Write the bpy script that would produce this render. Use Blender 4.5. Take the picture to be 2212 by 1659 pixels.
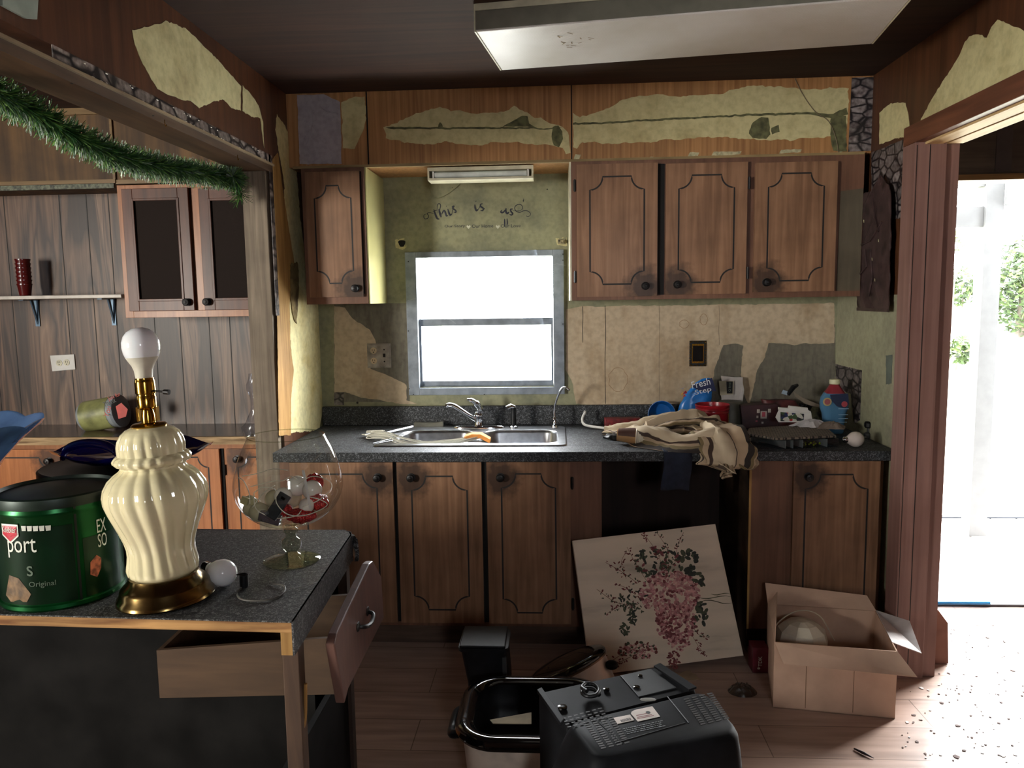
import bpy, bmesh, math, random
from mathutils import Vector, Matrix, noise
random.seed(7)
for o in list(bpy.data.objects): bpy.data.objects.remove(o)
S = bpy.context.scene
COL = S.collection
PI = math.pi
# ------------------------------------------------------------------ camera
FPX, IW, IH, EYE = 1640.0, 2212.0, 1659.0, 1.5
yv = Vector((94, 182, -FPX)).normalized()
zv = Vector((-224, (FPX*FPX + 94*224)/182.0, FPX)).normalized()
xv = yv.cross(zv)
RC = Matrix((xv, yv, zv))                    # camera axes seen from the world
cam = bpy.data.cameras.new('camera'); camo = bpy.data.objects.new('camera', cam); COL.objects.link(camo)
camo.matrix_world = Matrix.Translation((0, 0, EYE)) @ RC.to_4x4()
cam.sensor_width = 36; cam.lens = FPX/IW*36; cam.clip_start = 0.05; cam.clip_end = 200
S.camera = camo
def at(px, py, ax, val):
    """point of the world on the plane axis=val that the photograph shows at (px, py)"""
    r = RC @ Vector((px-IW/2, IH/2-py, -FPX)); o = Vector((0, 0, EYE))
    return o + r*((val-o[ax])/r[ax])
# ------------------------------------------------------------------ world, lamps, exposure
S.view_settings.view_transform = 'Standard'; S.view_settings.look = 'None'
S.view_settings.exposure = 0.22; S.view_settings.gamma = 1.0; S.view_settings.use_curve_mapping = False
W = bpy.data.worlds.new('world'); S.world = W; W.use_nodes = True
W.node_tree.nodes['Background'].inputs[0].default_value = (0.93, 0.97, 1.0, 1)
W.node_tree.nodes['Background'].inputs[1].default_value = 21.0
def area(name, loc, look, sx, sy, power, col):
    l = bpy.data.lights.new(name, 'AREA'); l.shape = 'RECTANGLE'; l.size = sx; l.size_y = sy
    l.energy = power; l.color = col
    o = bpy.data.objects.new(name, l); COL.objects.link(o); o.location = loc
    o.rotation_euler = (Vector(look)-Vector(loc)).to_track_quat('-Z', 'Y').to_euler(); return o
area('daylight_left_window', (-4.27, -1.2, 1.55), (-1.0, 3.2, 1.4), 0.6, 1.0, 185, (1.0, 0.95, 0.84))
area('daylight_rear_window', (0.72, -1.72, 1.8), (0.7, 3.0, .8), 0.3, 0.5, 11, (0.90, 0.95, 1.0))
area('daylight_side_window', (-4.28, 2.0, 1.75), (-2.0, 2.6, 1.3), 0.5, 0.6, 6, (0.88, 0.93, 1.0))
area('daylight_kitchen_window', (-.35, 3.99, 1.42), (-.85, 3.2, 1.3), 0.7, 0.66, 30, (0.96, 0.98, 1.0))
sun = bpy.data.lights.new('low_daylight', 'SUN'); sun.energy = 9.0; sun.angle = math.radians(26); sun.color = (1.0, .97, .93)
suno = bpy.data.objects.new('low_daylight', sun); COL.objects.link(suno); suno.rotation_euler = Vector((-.60, -.5, -.38)).to_track_quat('-Z', 'Y').to_euler()
# ------------------------------------------------------------------ materials
MATS = {}
def lin(c):
    return tuple(((v/255)/12.92 if v/255 <= .04045 else ((v/255+.055)/1.055)**2.4) for v in c)+(1,)
def newmat(name):
    m = bpy.data.materials.new(name); m.use_nodes = True; MATS[name] = m
    nt = m.node_tree; return m, nt, nt.nodes['Principled BSDF']
def N(nt, t, **k):
    n = nt.nodes.new(t)
    for a, b in k.items(): setattr(n, a, b)
    return n
def ramp(nt, stops):
    r = N(nt, 'ShaderNodeValToRGB'); e = r.color_ramp.elements
    while len(e) < len(stops): e.new(0.5)
    for el, (p, c) in zip(e, stops): el.position = p; el.color = c
    return r
def coords(nt, scale=(1, 1, 1), kind='Object', rot=(0, 0, 0)):
    t = N(nt, 'ShaderNodeTexCoord'); mp = N(nt, 'ShaderNodeMapping')
    mp.inputs['Scale'].default_value = scale; mp.inputs['Rotation'].default_value = rot
    nt.links.new(t.outputs[kind], mp.inputs[0]); return mp.outputs[0]
def bump(nt, b, h, s=.3, d=.003):
    n = N(nt, 'ShaderNodeBump'); n.inputs['Strength'].default_value = s; n.inputs['Distance'].default_value = d
    nt.links.new(h, n.inputs['Height']); nt.links.new(n.outputs[0], b.inputs['Normal'])
def flat(name, c, rough=.6, metal=0, var=.12, sc=14, bmp=0, **kw):
    """plain colour with slight dirty variation"""
    m, nt, b = newmat(name); c = lin(c)
    n = N(nt, 'ShaderNodeTexNoise'); n.inputs['Scale'].default_value = sc; n.inputs['Detail'].default_value = 6
    nt.links.new(coords(nt), n.inputs[0])
    lo = tuple(v*(1-var*1.6) for v in c[:3])+(1,); hi = tuple(min(1, v*(1+var)) for v in c[:3])+(1,)
    r = ramp(nt, [(.35, lo), (.62, hi)]); nt.links.new(n.outputs[0], r.inputs[0]); nt.links.new(r.outputs[0], b.inputs['Base Color'])
    b.inputs['Roughness'].default_value = rough; b.inputs['Metallic'].default_value = metal
    for k, v in kw.items(): b.inputs[k.replace('_', ' ')].default_value = v
    if bmp: bump(nt, b, n.outputs[0], bmp)
    return m
def wood(name, dark, light, sc=(30, 30, 1.6), rough=.5, dirt=.25, rot=(0, 0, 0), coat=0, dirtcol=(30, 22, 18), knob=False, dsc=3.5):
    m, nt, b = newmat(name); L = nt.links
    n = N(nt, 'ShaderNodeTexNoise'); n.inputs['Scale'].default_value = 1; n.inputs['Detail'].default_value = 8; n.inputs['Distortion'].default_value = .6
    L.new(coords(nt, sc, rot=rot), n.inputs[0])
    r = ramp(nt, [(.3, lin(dark)), (.7, lin(light))]); L.new(n.outputs[0], r.inputs[0])
    d = N(nt, 'ShaderNodeTexNoise'); d.inputs['Scale'].default_value = dsc; d.inputs['Detail'].default_value = 7; L.new(coords(nt), d.inputs[0])
    dr = ramp(nt, [(.42, (0, 0, 0, 1)), (.72, (dirt,)*3+(1,))]); L.new(d.outputs[0], dr.inputs[0])
    mx = N(nt, 'ShaderNodeMix', data_type='RGBA'); L.new(dr.outputs[0], mx.inputs[0]); L.new(r.outputs[0], mx.inputs[6]); mx.inputs[7].default_value = lin(dirtcol)
    out = mx.outputs[2]
    if knob:      # greasy hand marks round the knob; every door's origin lies at its knob
        tc = N(nt, 'ShaderNodeTexCoord'); ln = N(nt, 'ShaderNodeVectorMath', operation='LENGTH'); L.new(tc.outputs['Object'], ln.inputs[0])
        n3 = N(nt, 'ShaderNodeTexNoise'); n3.inputs['Scale'].default_value = 28; n3.inputs['Detail'].default_value = 8; L.new(tc.outputs['Object'], n3.inputs[0])
        ad = N(nt, 'ShaderNodeMath', operation='MULTIPLY_ADD'); L.new(n3.outputs[0], ad.inputs[0]); ad.inputs[1].default_value = -.10; L.new(ln.outputs['Value'], ad.inputs[2])
        kr = ramp(nt, [(0.0, (.8, .8, .8, 1)), (.055, (0, 0, 0, 1))]); L.new(ad.outputs[0], kr.inputs[0])
        m2 = N(nt, 'ShaderNodeMix', data_type='RGBA'); L.new(kr.outputs[0], m2.inputs[0]); L.new(out, m2.inputs[6]); m2.inputs[7].default_value = lin((38, 26, 20)); out = m2.outputs[2]
    L.new(out, b.inputs['Base Color']); b.inputs['Roughness'].default_value = rough
    b.inputs['Coat Weight'].default_value = coat; b.inputs['Coat Roughness'].default_value = .25
    bump(nt, b, n.outputs[0], .15, .002); b.inputs['Specular IOR Level'].default_value = .3
    return m
def stained(name, base, spots, spotpos=(.55, .68), sc=5, rough=.85, sx=(1, 1, 1), bmp=.2):
    """paint or plaster board with blotches of its own"""
    m, nt, b = newmat(name); L = nt.links
    n = N(nt, 'ShaderNodeTexNoise'); n.inputs['Scale'].default_value = sc; n.inputs['Detail'].default_value = 9; n.inputs['Roughness'].default_value = .6
    L.new(coords(nt, sx), n.inputs[0]); r = ramp(nt, [(spotpos[0], lin(base)), (spotpos[1], lin(spots))]); L.new(n.outputs[0], r.inputs[0])
    n2 = N(nt, 'ShaderNodeTexNoise'); n2.inputs['Scale'].default_value = 45; n2.inputs['Detail'].default_value = 4; L.new(coords(nt), n2.inputs[0])
    r2 = ramp(nt, [(.3, (.8, .8, .8, 1)), (.6, (1, 1, 1, 1))]); L.new(n2.outputs[0], r2.inputs[0])
    mx = N(nt, 'ShaderNodeMix', data_type='RGBA', blend_type='MULTIPLY'); mx.inputs[0].default_value = 1; L.new(r.outputs[0], mx.inputs[6]); L.new(r2.outputs[0], mx.inputs[7])
    L.new(mx.outputs[2], b.inputs['Base Color']); b.inputs['Roughness'].default_value = rough; bump(nt, b, n2.outputs[0], bmp)
    return m
def speckle(name, dark, light, sc=130, rough=.35):
    m, nt, b = newmat(name); L = nt.links
    n = N(nt, 'ShaderNodeTexNoise'); n.inputs['Scale'].default_value = sc; n.inputs['Detail'].default_value = 3; n.inputs['Distortion'].default_value = 1.5; L.new(coords(nt), n.inputs[0])
    r = ramp(nt, [(.50, lin(dark)), (.66, lin(light))]); L.new(n.outputs[0], r.inputs[0])
    n2 = N(nt, 'ShaderNodeTexNoise'); n2.inputs['Scale'].default_value = 6; n2.inputs['Detail'].default_value = 8; L.new(coords(nt), n2.inputs[0])
    L.new(r.outputs[0], b.inputs['Base Color'])
    rr = N(nt, 'ShaderNodeMapRange'); rr.inputs[3].default_value = rough; rr.inputs[4].default_value = rough+.3; L.new(n2.outputs[0], rr.inputs[0]); L.new(rr.outputs[0], b.inputs['Roughness']); b.inputs['Specular IOR Level'].default_value = .3
    return m
def stones(name, ax, sc=18, dark=(26, 22, 26), c1=(78, 66, 66), c2=(150, 142, 140)):
    """printed paper of rounded field stones; ax says which two axes it lies in"""
    m, nt, b = newmat(name); L = nt.links
    s = (sc, .01, sc*1.6) if ax == 'xz' else (.01, sc, sc*1.6)
    co = coords(nt, s)
    nz = N(nt, 'ShaderNodeTexNoise'); nz.inputs['Scale'].default_value = 1.4; L.new(co, nz.inputs[0])
    mxv = N(nt, 'ShaderNodeMix', data_type='RGBA'); mxv.inputs[0].default_value = .16; L.new(co, mxv.inputs[6]); L.new(nz.outputs['Color'], mxv.inputs[7])
    v = N(nt, 'ShaderNodeTexVoronoi', feature='DISTANCE_TO_EDGE'); v.inputs['Scale'].default_value = 1; v.inputs['Randomness'].default_value = .8; L.new(mxv.outputs[2], v.inputs['Vector'])
    vc = N(nt, 'ShaderNodeTexVoronoi', feature='F1'); vc.inputs['Scale'].default_value = 1; vc.inputs['Randomness'].default_value = .8; L.new(mxv.outputs[2], vc.inputs['Vector'])
    n = N(nt, 'ShaderNodeTexNoise'); n.inputs['Scale'].default_value = 55; n.inputs['Detail'].default_value = 6; L.new(coords(nt), n.inputs[0])
    cr = ramp(nt, [(.3, lin(c1)), (.7, lin(c2))]); L.new(n.outputs[0], cr.inputs[0])
    hs = N(nt, 'ShaderNodeSeparateColor'); L.new(vc.outputs['Color'], hs.inputs[0])
    vr = N(nt, 'ShaderNodeMapRange'); vr.inputs[3].default_value = .55; vr.inputs[4].default_value = 1.15; L.new(hs.outputs[0], vr.inputs[0])
    ml = N(nt, 'ShaderNodeVectorMath', operation='SCALE'); L.new(cr.outputs[0], ml.inputs[0]); L.new(vr.outputs[0], ml.inputs['Scale'])
    er = ramp(nt, [(.03, (0, 0, 0, 1)), (.14, (1, 1, 1, 1))]); L.new(v.outputs['Distance'], er.inputs[0])
    mx = N(nt, 'ShaderNodeMix', data_type='RGBA'); L.new(er.outputs[0], mx.inputs[0]); mx.inputs[6].default_value = lin(dark); L.new(ml.outputs[0], mx.inputs[7])
    L.new(mx.outputs[2], b.inputs['Base Color']); b.inputs['Roughness'].default_value = .38
    return m
def glass(name, col=(1, 1, 1), rough=0.0, ior=1.45, tint=0):
    """thin clear glass or plastic"""
    m, nt, b = newmat(name); b.inputs['Base Color'].default_value = col+(1,); b.inputs['Roughness'].default_value = rough
    b.inputs['Transmission Weight'].default_value = 1; b.inputs['IOR'].default_value = ior
    return m
def pane(name, col=(1, 1, 1, 1), gl=.08, rough=.02):
    m, nt, b = newmat(name); L = nt.links
    t = N(nt, 'ShaderNodeBsdfTransparent'); t.inputs[0].default_value = col; g = N(nt, 'ShaderNodeBsdfGlossy'); g.inputs['Roughness'].default_value = rough
    lw = N(nt, 'ShaderNodeLayerWeight'); lw.inputs[0].default_value = .5
    pw = N(nt, 'ShaderNodeMath', operation='POWER'); L.new(lw.outputs['Facing'], pw.inputs[0]); pw.inputs[1].default_value = 4
    fr = N(nt, 'ShaderNodeMath', operation='MULTIPLY_ADD'); L.new(pw.outputs[0], fr.inputs[0]); fr.inputs[1].default_value = .75; fr.inputs[2].default_value = .06
    mx = N(nt, 'ShaderNodeMixShader'); L.new(fr.outputs[0], mx.inputs[0]); L.new(t.outputs[0], mx.inputs[1]); L.new(g.outputs[0], mx.inputs[2])
    L.new(mx.outputs[0], nt.nodes['Material Output'].inputs[0]); return m
CREAM = stained('cream_board', (200, 190, 142), (168, 154, 108), (.5, .75))
CREAM_Y = stained('yellowed_board', (216, 206, 156), (190, 166, 100), (.48, .72), sc=4)
BACKC = stained('stained_backsplash', (186, 168, 142), (150, 124, 92), (.5, .78), sc=3.2, sx=(1.6, 1, .7))
PAPERL = stained('lilac_paper', (164, 156, 162), (138, 130, 138), (.5, .8), bmp=.5)
GREENP = stained('green_grey_paint', (142, 141, 112), (118, 119, 98), (.45, .7), sc=6)
GREYP = stained('grey_paper', (112, 107, 94), (92, 88, 78), (.45, .7), sc=14, sx=(3, 3, .6))
RWALL = stained('pale_green_wall', (158, 156, 128), (128, 126, 104), (.45, .75), sc=3)
BROWNP = wood('brown_panel', (66, 40, 26), (96, 60, 38), (34, 34, 1.2), .42, .4)
SOFP = wood('soffit_veneer', (140, 98, 60), (184, 136, 86), (60, 60, 1.4), .5, .3)
CEILM = wood('ceiling_panel', (44, 28, 20), (64, 40, 29), (1.5, 26, 26), .85, .6, dirtcol=(38, 26, 22), dsc=2)
CAB = wood('cabinet_wood', (98, 68, 52), (124, 88, 68), (40, 40, 2.0), .5, .5, coat=.05, dirtcol=(60, 36, 24))
DOORW = wood('cabinet_door_wood', (116, 84, 60), (150, 112, 84), (44, 44, 2.2), .5, .5, coat=.06, dirtcol=(64, 40, 26), knob=True)
LCAB = wood('left_cabinet_wood', (136, 84, 48), (170, 110, 66), (40, 40, 2.2), .45, .3, coat=.15, dirtcol=(90, 56, 34))
MESHD = wood('mesh_door_frame', (74, 44, 34), (104, 64, 48), (36, 36, 2), .5, .4, coat=.1)
GROOVE = flat('routed_groove', (16, 12, 10), .6)
DARKGAP = flat('dark_gap', (12, 10, 9), .9)
FLOORM, nt, b = newmat('floor_laminate')
L = nt.links; br = N(nt, 'ShaderNodeTexBrick'); br.inputs['Scale'].default_value = 1; br.inputs['Brick Width'].default_value = 1.2; br.inputs['Row Height'].default_value = .19; br.inputs['Mortar Size'].default_value = .0018
br.inputs['Color1'].default_value = lin((182, 156, 142)); br.inputs['Color2'].default_value = lin((168, 142, 128)); br.inputs['Mortar'].default_value = lin((112, 88, 76)); L.new(coords(nt), br.inputs[0])
nn = N(nt, 'ShaderNodeTexNoise'); nn.inputs['Scale'].default_value = 1; nn.inputs['Detail'].default_value = 8; L.new(coords(nt, (3, 30, 1)), nn.inputs[0])
rr = ramp(nt, [(.3, (.62, .6, .6, 1)), (.7, (1, 1, 1, 1))]); L.new(nn.outputs[0], rr.inputs[0])
mx = N(nt, 'ShaderNodeMix', data_type='RGBA', blend_type='MULTIPLY'); mx.inputs[0].default_value = 1; L.new(br.outputs[0], mx.inputs[6]); L.new(rr.outputs[0], mx.inputs[7]); L.new(mx.outputs[2], b.inputs['Base Color'])
nd = N(nt, 'ShaderNodeTexNoise'); nd.inputs['Scale'].default_value = 5; nd.inputs['Detail'].default_value = 9; L.new(coords(nt), nd.inputs[0])
mr = N(nt, 'ShaderNodeMapRange'); mr.inputs[3].default_value = .24; mr.inputs[4].default_value = .5; L.new(nd.outputs[0], mr.inputs[0]); L.new(mr.outputs[0], b.inputs['Roughness'])
PLANK, nt, b = newmat('walnut_plank_panel')      # printed walnut panelling with bold figure
L = nt.links
w1 = N(nt, 'ShaderNodeTexNoise'); w1.inputs['Scale'].default_value = 1; w1.inputs['Detail'].default_value = 3; w1.inputs['Distortion'].default_value = 1.1; L.new(coords(nt, (8, 8, .7)), w1.inputs[0])
w2 = N(nt, 'ShaderNodeTexNoise'); w2.inputs['Scale'].default_value = 1; w2.inputs['Detail'].default_value = 8; w2.inputs['Distortion'].default_value = 1.0; L.new(coords(nt, (60, 60, 2.0)), w2.inputs[0])
ra = ramp(nt, [(.38, lin((56, 38, 28))), (.48, lin((116, 88, 68))), (.54, lin((62, 42, 32))), (.62, lin((134, 106, 84))), (.70, lin((78, 54, 42)))]); L.new(w1.outputs[0], ra.inputs[0])
rb = ramp(nt, [(.3, (.55, .52, .52, 1)), (.65, (1, 1, 1, 1))]); L.new(w2.outputs[0], rb.inputs[0])
mx = N(nt, 'ShaderNodeMix', data_type='RGBA', blend_type='MULTIPLY'); mx.inputs[0].default_value = 1; L.new(ra.outputs[0], mx.inputs[6]); L.new(rb.outputs[0], mx.inputs[7]); L.new(mx.outputs[2], b.inputs['Base Color']); b.inputs['Roughness'].default_value = .45
POSTW = wood('weathered_post', (104, 92, 78), (148, 134, 116), (50, 50, 2.5), .7, .5, dirtcol=(50, 42, 36))
RAWW = wood('raw_wood', (150, 118, 78), (196, 160, 110), (3, 50, 50), .7, .3)
RAWZ = wood('raw_stud', (140, 104, 56), (184, 144, 86), (50, 50, 3), .7, .45, dirtcol=(80, 56, 34))
TRIMG = wood('gold_trim', (98, 74, 42), (124, 98, 58), (3, 40, 40), .45, .2)
JAMB = wood('red_jamb', (116, 86, 78), (136, 104, 96), (40, 40, 1.5), .5, .3, dirtcol=(84, 50, 40))
DARKW = wood('dark_beam', (60, 54, 44), (82, 74, 62), (3, 30, 30), .7, .5)
COUNT = speckle('granite_laminate', (34, 36, 38), (104, 106, 110), rough=.45)
COUNTI = speckle('island_laminate', (33, 34, 35), (118, 118, 118), 170, .3)
STX = stones('stone_paper_front', 'xz'); STY = stones('stone_paper_side', 'yz'); STYD = stones('stone_border', 'yz', 13, (20, 12, 14), (70, 52, 48), (168, 156, 148))
CHROME = flat('chrome', (190, 192, 196), .12, 1, .05)
STEEL = flat('steel', (168, 170, 174), .28, 1, .1, 30)
ALU = flat('window_aluminium', (124, 132, 142), .5, .2, .15, 20)
BRASS = flat('brass', (178, 140, 58), .16, 1, .1)
BRASSD = flat('dark_brass', (112, 92, 56), .2, 1, .2)
IRON = flat('black_iron', (24, 22, 22), .4, .5)
BLACKP = flat('black_plastic', (20, 21, 23), .42, 0, .3, 30, Specular_IOR_Level=.25)
BLACKG = flat('black_gloss', (10, 10, 11), .08)
DGREY = flat('grey_plastic', (58, 60, 60), .55, 0, .2, 30)
TVP = flat('dusty_black_plastic', (18, 19, 22), .6, 0, .35, 9, Specular_IOR_Level=.1)
WHITEP = flat('white_plastic', (205, 203, 198), .35, 0, .05)
OFFW = flat('dirty_enamel', (196, 190, 164), .4, 0, .12)
CERAM = flat('cream_glaze', (222, 212, 172), .07, 0, .03, 5, Coat_Weight=.6, Coat_Roughness=.03)
BULBW = flat('frosted_bulb', (222, 224, 226), .12, 0, .02, 4, Subsurface_Weight=.1)
BULBB = flat('bulb_collar', (205, 200, 182), .4)
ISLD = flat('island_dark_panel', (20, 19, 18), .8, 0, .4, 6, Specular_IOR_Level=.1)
DRAW = wood('drawer_side', (66, 50, 36), (84, 64, 46), (4, 30, 30), .7, .3)
DRAWF = wood('drawer_front_wood', (66, 42, 36), (90, 58, 48), (40, 40, 3), .5, .3, coat=.1, dirtcol=(150, 120, 110))
CARD = flat('cardboard', (188, 156, 134), .85, 0, .08, 8)
CARDI = flat('cardboard_inside', (194, 164, 142), .9, 0, .08, 8)
# ------------------------------------------------------------------ mesh builder
def V3(*a): return Vector(a if len(a) == 3 else a[0])
class MB:
    def __init__(s): s.v = []; s.f = []; s.mi = []; s.uv = {}
    def add(s, vs, fs, mi=0, M=None):
        b = len(s.v)
        for p in vs:
            p = Vector(p); s.v.append(M @ p if M else p)
        for f in fs: s.f.append(tuple(i+b for i in f)); s.mi.append(mi)
        return s
    def box(s, a, b, mi=0, M=None):
        x0, y0, z0 = a; x1, y1, z1 = b
        vs = [(x0,y0,z0),(x1,y0,z0),(x1,y1,z0),(x0,y1,z0),(x0,y0,z1),(x1,y0,z1),(x1,y1,z1),(x0,y1,z1)]
        return s.add(vs, [(0,3,2,1),(4,5,6,7),(0,1,5,4),(1,2,6,5),(2,3,7,6),(3,0,4,7)], mi, M)
    def hexa(s, q0, q1, mi=0):
        """solid between two quads"""
        return s.add(list(q0)+list(q1), [(0,3,2,1),(4,5,6,7),(0,1,5,4),(1,2,6,5),(2,3,7,6),(3,0,4,7)], mi)
    def prism(s, pts, d, mi=0, M=None):
        n = len(pts); d = Vector(d); pts = [Vector(p) for p in pts]
        vs = pts+[p+d for p in pts]
        return s.add(vs, [tuple(range(n))[::-1], tuple(range(n, 2*n))]+[(i, (i+1)%n, (i+1)%n+n, i+n) for i in range(n)], mi, M)
    def rings(s, rs, cap0=True, cap1=True, mi=0, closed=True, M=None):
        n = len(rs[0]); vs = [p for r in rs for p in r]; fs = []
        for k in range(len(rs)-1):
            for i in range(n if closed else n-1):
                j = (i+1) % n; fs.append((k*n+i, k*n+j, (k+1)*n+j, (k+1)*n+i))
        if cap0: fs.append(tuple(range(n))[::-1])
        if cap1: fs.append(tuple(range((len(rs)-1)*n, len(rs)*n)))
        return s.add(vs, fs, mi, M)
    def lathe(s, prof, n=32, c=(0,0,0), mi=0, M=None, rip=None, cap0=True, cap1=True):
        rs = []
        for (r, z) in prof:
            ring = []
            for i in range(n):
                a = 2*PI*i/n; rr = r*(1+(rip(a, z, r) if rip else 0)); ring.append((c[0]+rr*math.cos(a), c[1]+rr*math.sin(a), c[2]+z))
            rs.append(ring)
        return s.rings(rs, cap0, cap1, mi, M=M)
    def sphere(s, c, r, n=20, m=12, mi=0, M=None):
        r = r if hasattr(r, '__len__') else (r, r, r)
        rs = [[(c[0]+r[0]*math.sin(PI*k/m)*math.cos(2*PI*i/n), c[1]+r[1]*math.sin(PI*k/m)*math.sin(2*PI*i/n), c[2]-r[2]*math.cos(PI*k/m)) for i in range(n)] for k in range(1, m)]
        return s.rings(rs, True, True, mi, M=M)
    def tube(s, pts, r, n=10, mi=0, M=None, closed=False, fl=1.0):
        pts = [Vector(p) for p in pts]; rs = []; up = None
        for i, p in enumerate(pts):
            a = pts[i-1] if (i or closed) else p; b = pts[(i+1) % len(pts)] if (i < len(pts)-1 or closed) else p
            t = (b-a).normalized()
            if up is None: up = t.orthogonal().normalized()
            else:
                up = (up-t*up.dot(t)); up = up.normalized() if up.length > 1e-6 else t.orthogonal().normalized()
            w = t.cross(up); rr = r[i] if hasattr(r, '__len__') else r
            rs.append([p+(up*math.cos(2*PI*k/n)+w*math.sin(2*PI*k/n)*fl)*rr for k in range(n)])
        if closed: rs.append(rs[0])
        return s.rings(rs, not closed, not closed, mi, M=M)
    def build(s, name, mats, parent=None, smooth=False, bev=0, local=False, M=None, pos=None, segs=2):
        me = bpy.data.meshes.new(name); vs = s.v
        if M: vs = [M @ v for v in vs]
        o = bpy.data.objects.new(name, me); COL.objects.link(o)
        off = Vector((0, 0, 0))
        if parent is not None:
            o.parent = parent
            if not local:
                p = parent
                while p is not None: off += p.location; p = p.parent
            if pos is not None:
                o.location = Vector(pos)-off; off = Vector(pos)
        else:
            if pos is not None: off = Vector(pos)
            else:
                off = Vector(((min(v.x for v in vs)+max(v.x for v in vs))/2, (min(v.y for v in vs)+max(v.y for v in vs))/2, min(v.z for v in vs)))
            o.location = off
        me.from_pydata([v-off for v in vs], [], s.f)
        for m in (mats if isinstance(mats, (list, tuple)) else [mats]): me.materials.append(m)
        for p, i in zip(me.polygons, s.mi): p.material_index = i; p.use_smooth = smooth
        bm = bmesh.new(); bm.from_mesh(me); bmesh.ops.recalc_face_normals(bm, faces=bm.faces[:])
        ng = [f for f in bm.faces if len(f.verts) > 4]
        if ng: bmesh.ops.triangulate(bm, faces=ng, ngon_method='EAR_CLIP')
        bm.to_mesh(me); bm.free()
        if s.uv:
            l = me.uv_layers.new(name='UVMap')
            for lp in me.loops: l.data[lp.index].uv = s.uv.get(lp.vertex_index, (0, 0))
        if smooth:
            me.set_sharp_from_angle(angle=math.radians(42))
        if bev:
            md = o.modifiers.new('bevel', 'BEVEL'); md.width = bev; md.segments = segs; md.limit_method = 'ANGLE'; md.angle_limit = math.radians(40)
        return o
def tag(o, label=None, cat=None, group=None, kind=None):
    if label: o['label'] = label
    if cat: o['category'] = cat
    if group: o['group'] = group
    if kind: o['kind'] = kind
    return o
def thing(name, loc, label, cat, group=None, rot=(0, 0, 0)):
    o = bpy.data.objects.new(name, None); COL.objects.link(o); o.location = loc; o.rotation_euler = rot; o.empty_display_size = .05
    return tag(o, label, cat, group)
def struct(name, mb, m, **k):
    o = mb.build(name, m, **k); o['kind'] = 'structure'; return o
def jag(pts, step=.012, amp=.004, seed=0, close=True):
    """outline with a torn edge"""
    out = []; n = len(pts)
    for i in range(n):
        a = pts[i]; b = pts[(i+1) % n]; L_ = (b-a).length; k = max(1, int(L_/step))
        for j in range(k):
            p = a.lerp(b, j/k)
            q = noise.noise_vector(p*60+Vector((seed, 3.1, 1.7)))*amp*1.3 + noise.noise_vector(p*18+Vector((seed, 9, 2)))*amp*1.2
            d = (b-a).normalized(); q = q - d*q.dot(d)*.6
            out.append(p+q if j or True else p)
    return out
def patch(name, pxs, ax, val, m, parent, th=.0012, amp=.004, seed=0, toward=-1, step=.012, label=None, smoothedge=False):
    """thin sheet lying on a wall plane, its outline read off the photograph"""
    P = [at(x, y, ax, val) for x, y in pxs]
    if not smoothedge: P = jag(P, step, amp, seed)
    for p in P: p[ax] = val
    d = Vector((0, 0, 0)); d[ax] = th*toward
    mb = MB(); mb.prism(P, d); o = mb.build(name, m, parent)
    if label: o['label'] = label
    return o
def text(body, origin, right, up, width, m, parent, name='lettering', ext=.0004, shear=0, height=None, fit=True, size=.1, squash=None):
    cu = bpy.data.curves.new(name, 'FONT'); cu.body = body; cu.size = 1; cu.extrude = 0; cu.shear = shear; cu.resolution_u = 3
    to = bpy.data.objects.new('tmp', cu); COL.objects.link(to)
    me = bpy.data.meshes.new_from_object(to.evaluated_get(bpy.context.evaluated_depsgraph_get()))
    bpy.data.objects.remove(to)
    xs = [v.co.x for v in me.vertices]; ys = [v.co.y for v in me.vertices]; x0 = min(xs); w = max(xs)-x0; y0 = min(ys); h = max(ys)-y0
    sx = width/w; sy = (height/h) if height else sx
    R = Vector(right).normalized(); U = Vector(up).normalized(); Nn = R.cross(U)
    mb = MB(); pts = [Vector(origin)+R*((v.co.x-x0)*sx)+U*((v.co.y-y0)*sy) for v in me.vertices]
    mb.add(pts, [tuple(p.vertices) for p in me.polygons])
    o = mb.build(name, m, parent)
    md = o.modifiers.new('thick', 'SOLIDIFY'); md.thickness = ext; md.offset = 1
    bpy.data.meshes.remove(me); return o
def bez(pts, n=8):
    """smooth curve through points (Catmull-Rom)"""
    P = [Vector(p) for p in pts]; P = [P[0]*2-P[1]]+P+[P[-1]*2-P[-2]]; out = []
    for i in range(1, len(P)-2):
        for j in range(n):
            t = j/n; a, b, c, d = P[i-1:i+3]
            out.append(.5*((2*b)+(c-a)*t+(2*a-5*b+4*c-d)*t*t+(3*b-a-3*c+d)*t**3))
    out.append(P[-2]); return out
def rrect(cx, cy, hx, hy, r, z, n=6):
    out = []
    for (sx, sy, a0) in ((1, 1, 0), (-1, 1, 90), (-1, -1, 180), (1, -1, 270)):
        for k in range(n+1):
            a = math.radians(a0+90*k/n); out.append((cx+sx*(hx-r)+r*math.cos(a), cy+sy*(hy-r)+r*math.sin(a), z))
    return out
# ================================================================== SETTING
XL, XR, YB, ZC = -1.2, 1.37, 3.80, 2.435
struct('floor', MB().box((-4.3, -1.9, -.1), (3.3, 3.70, 0)).box((-4.3, 3.70, -.1), (1.77, 4.0, 0)), FLOORM)
struct('ceiling', MB().box((-4.3, -1.9, ZC), (3.3, 4.0, ZC+.1)), CEILM)
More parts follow.
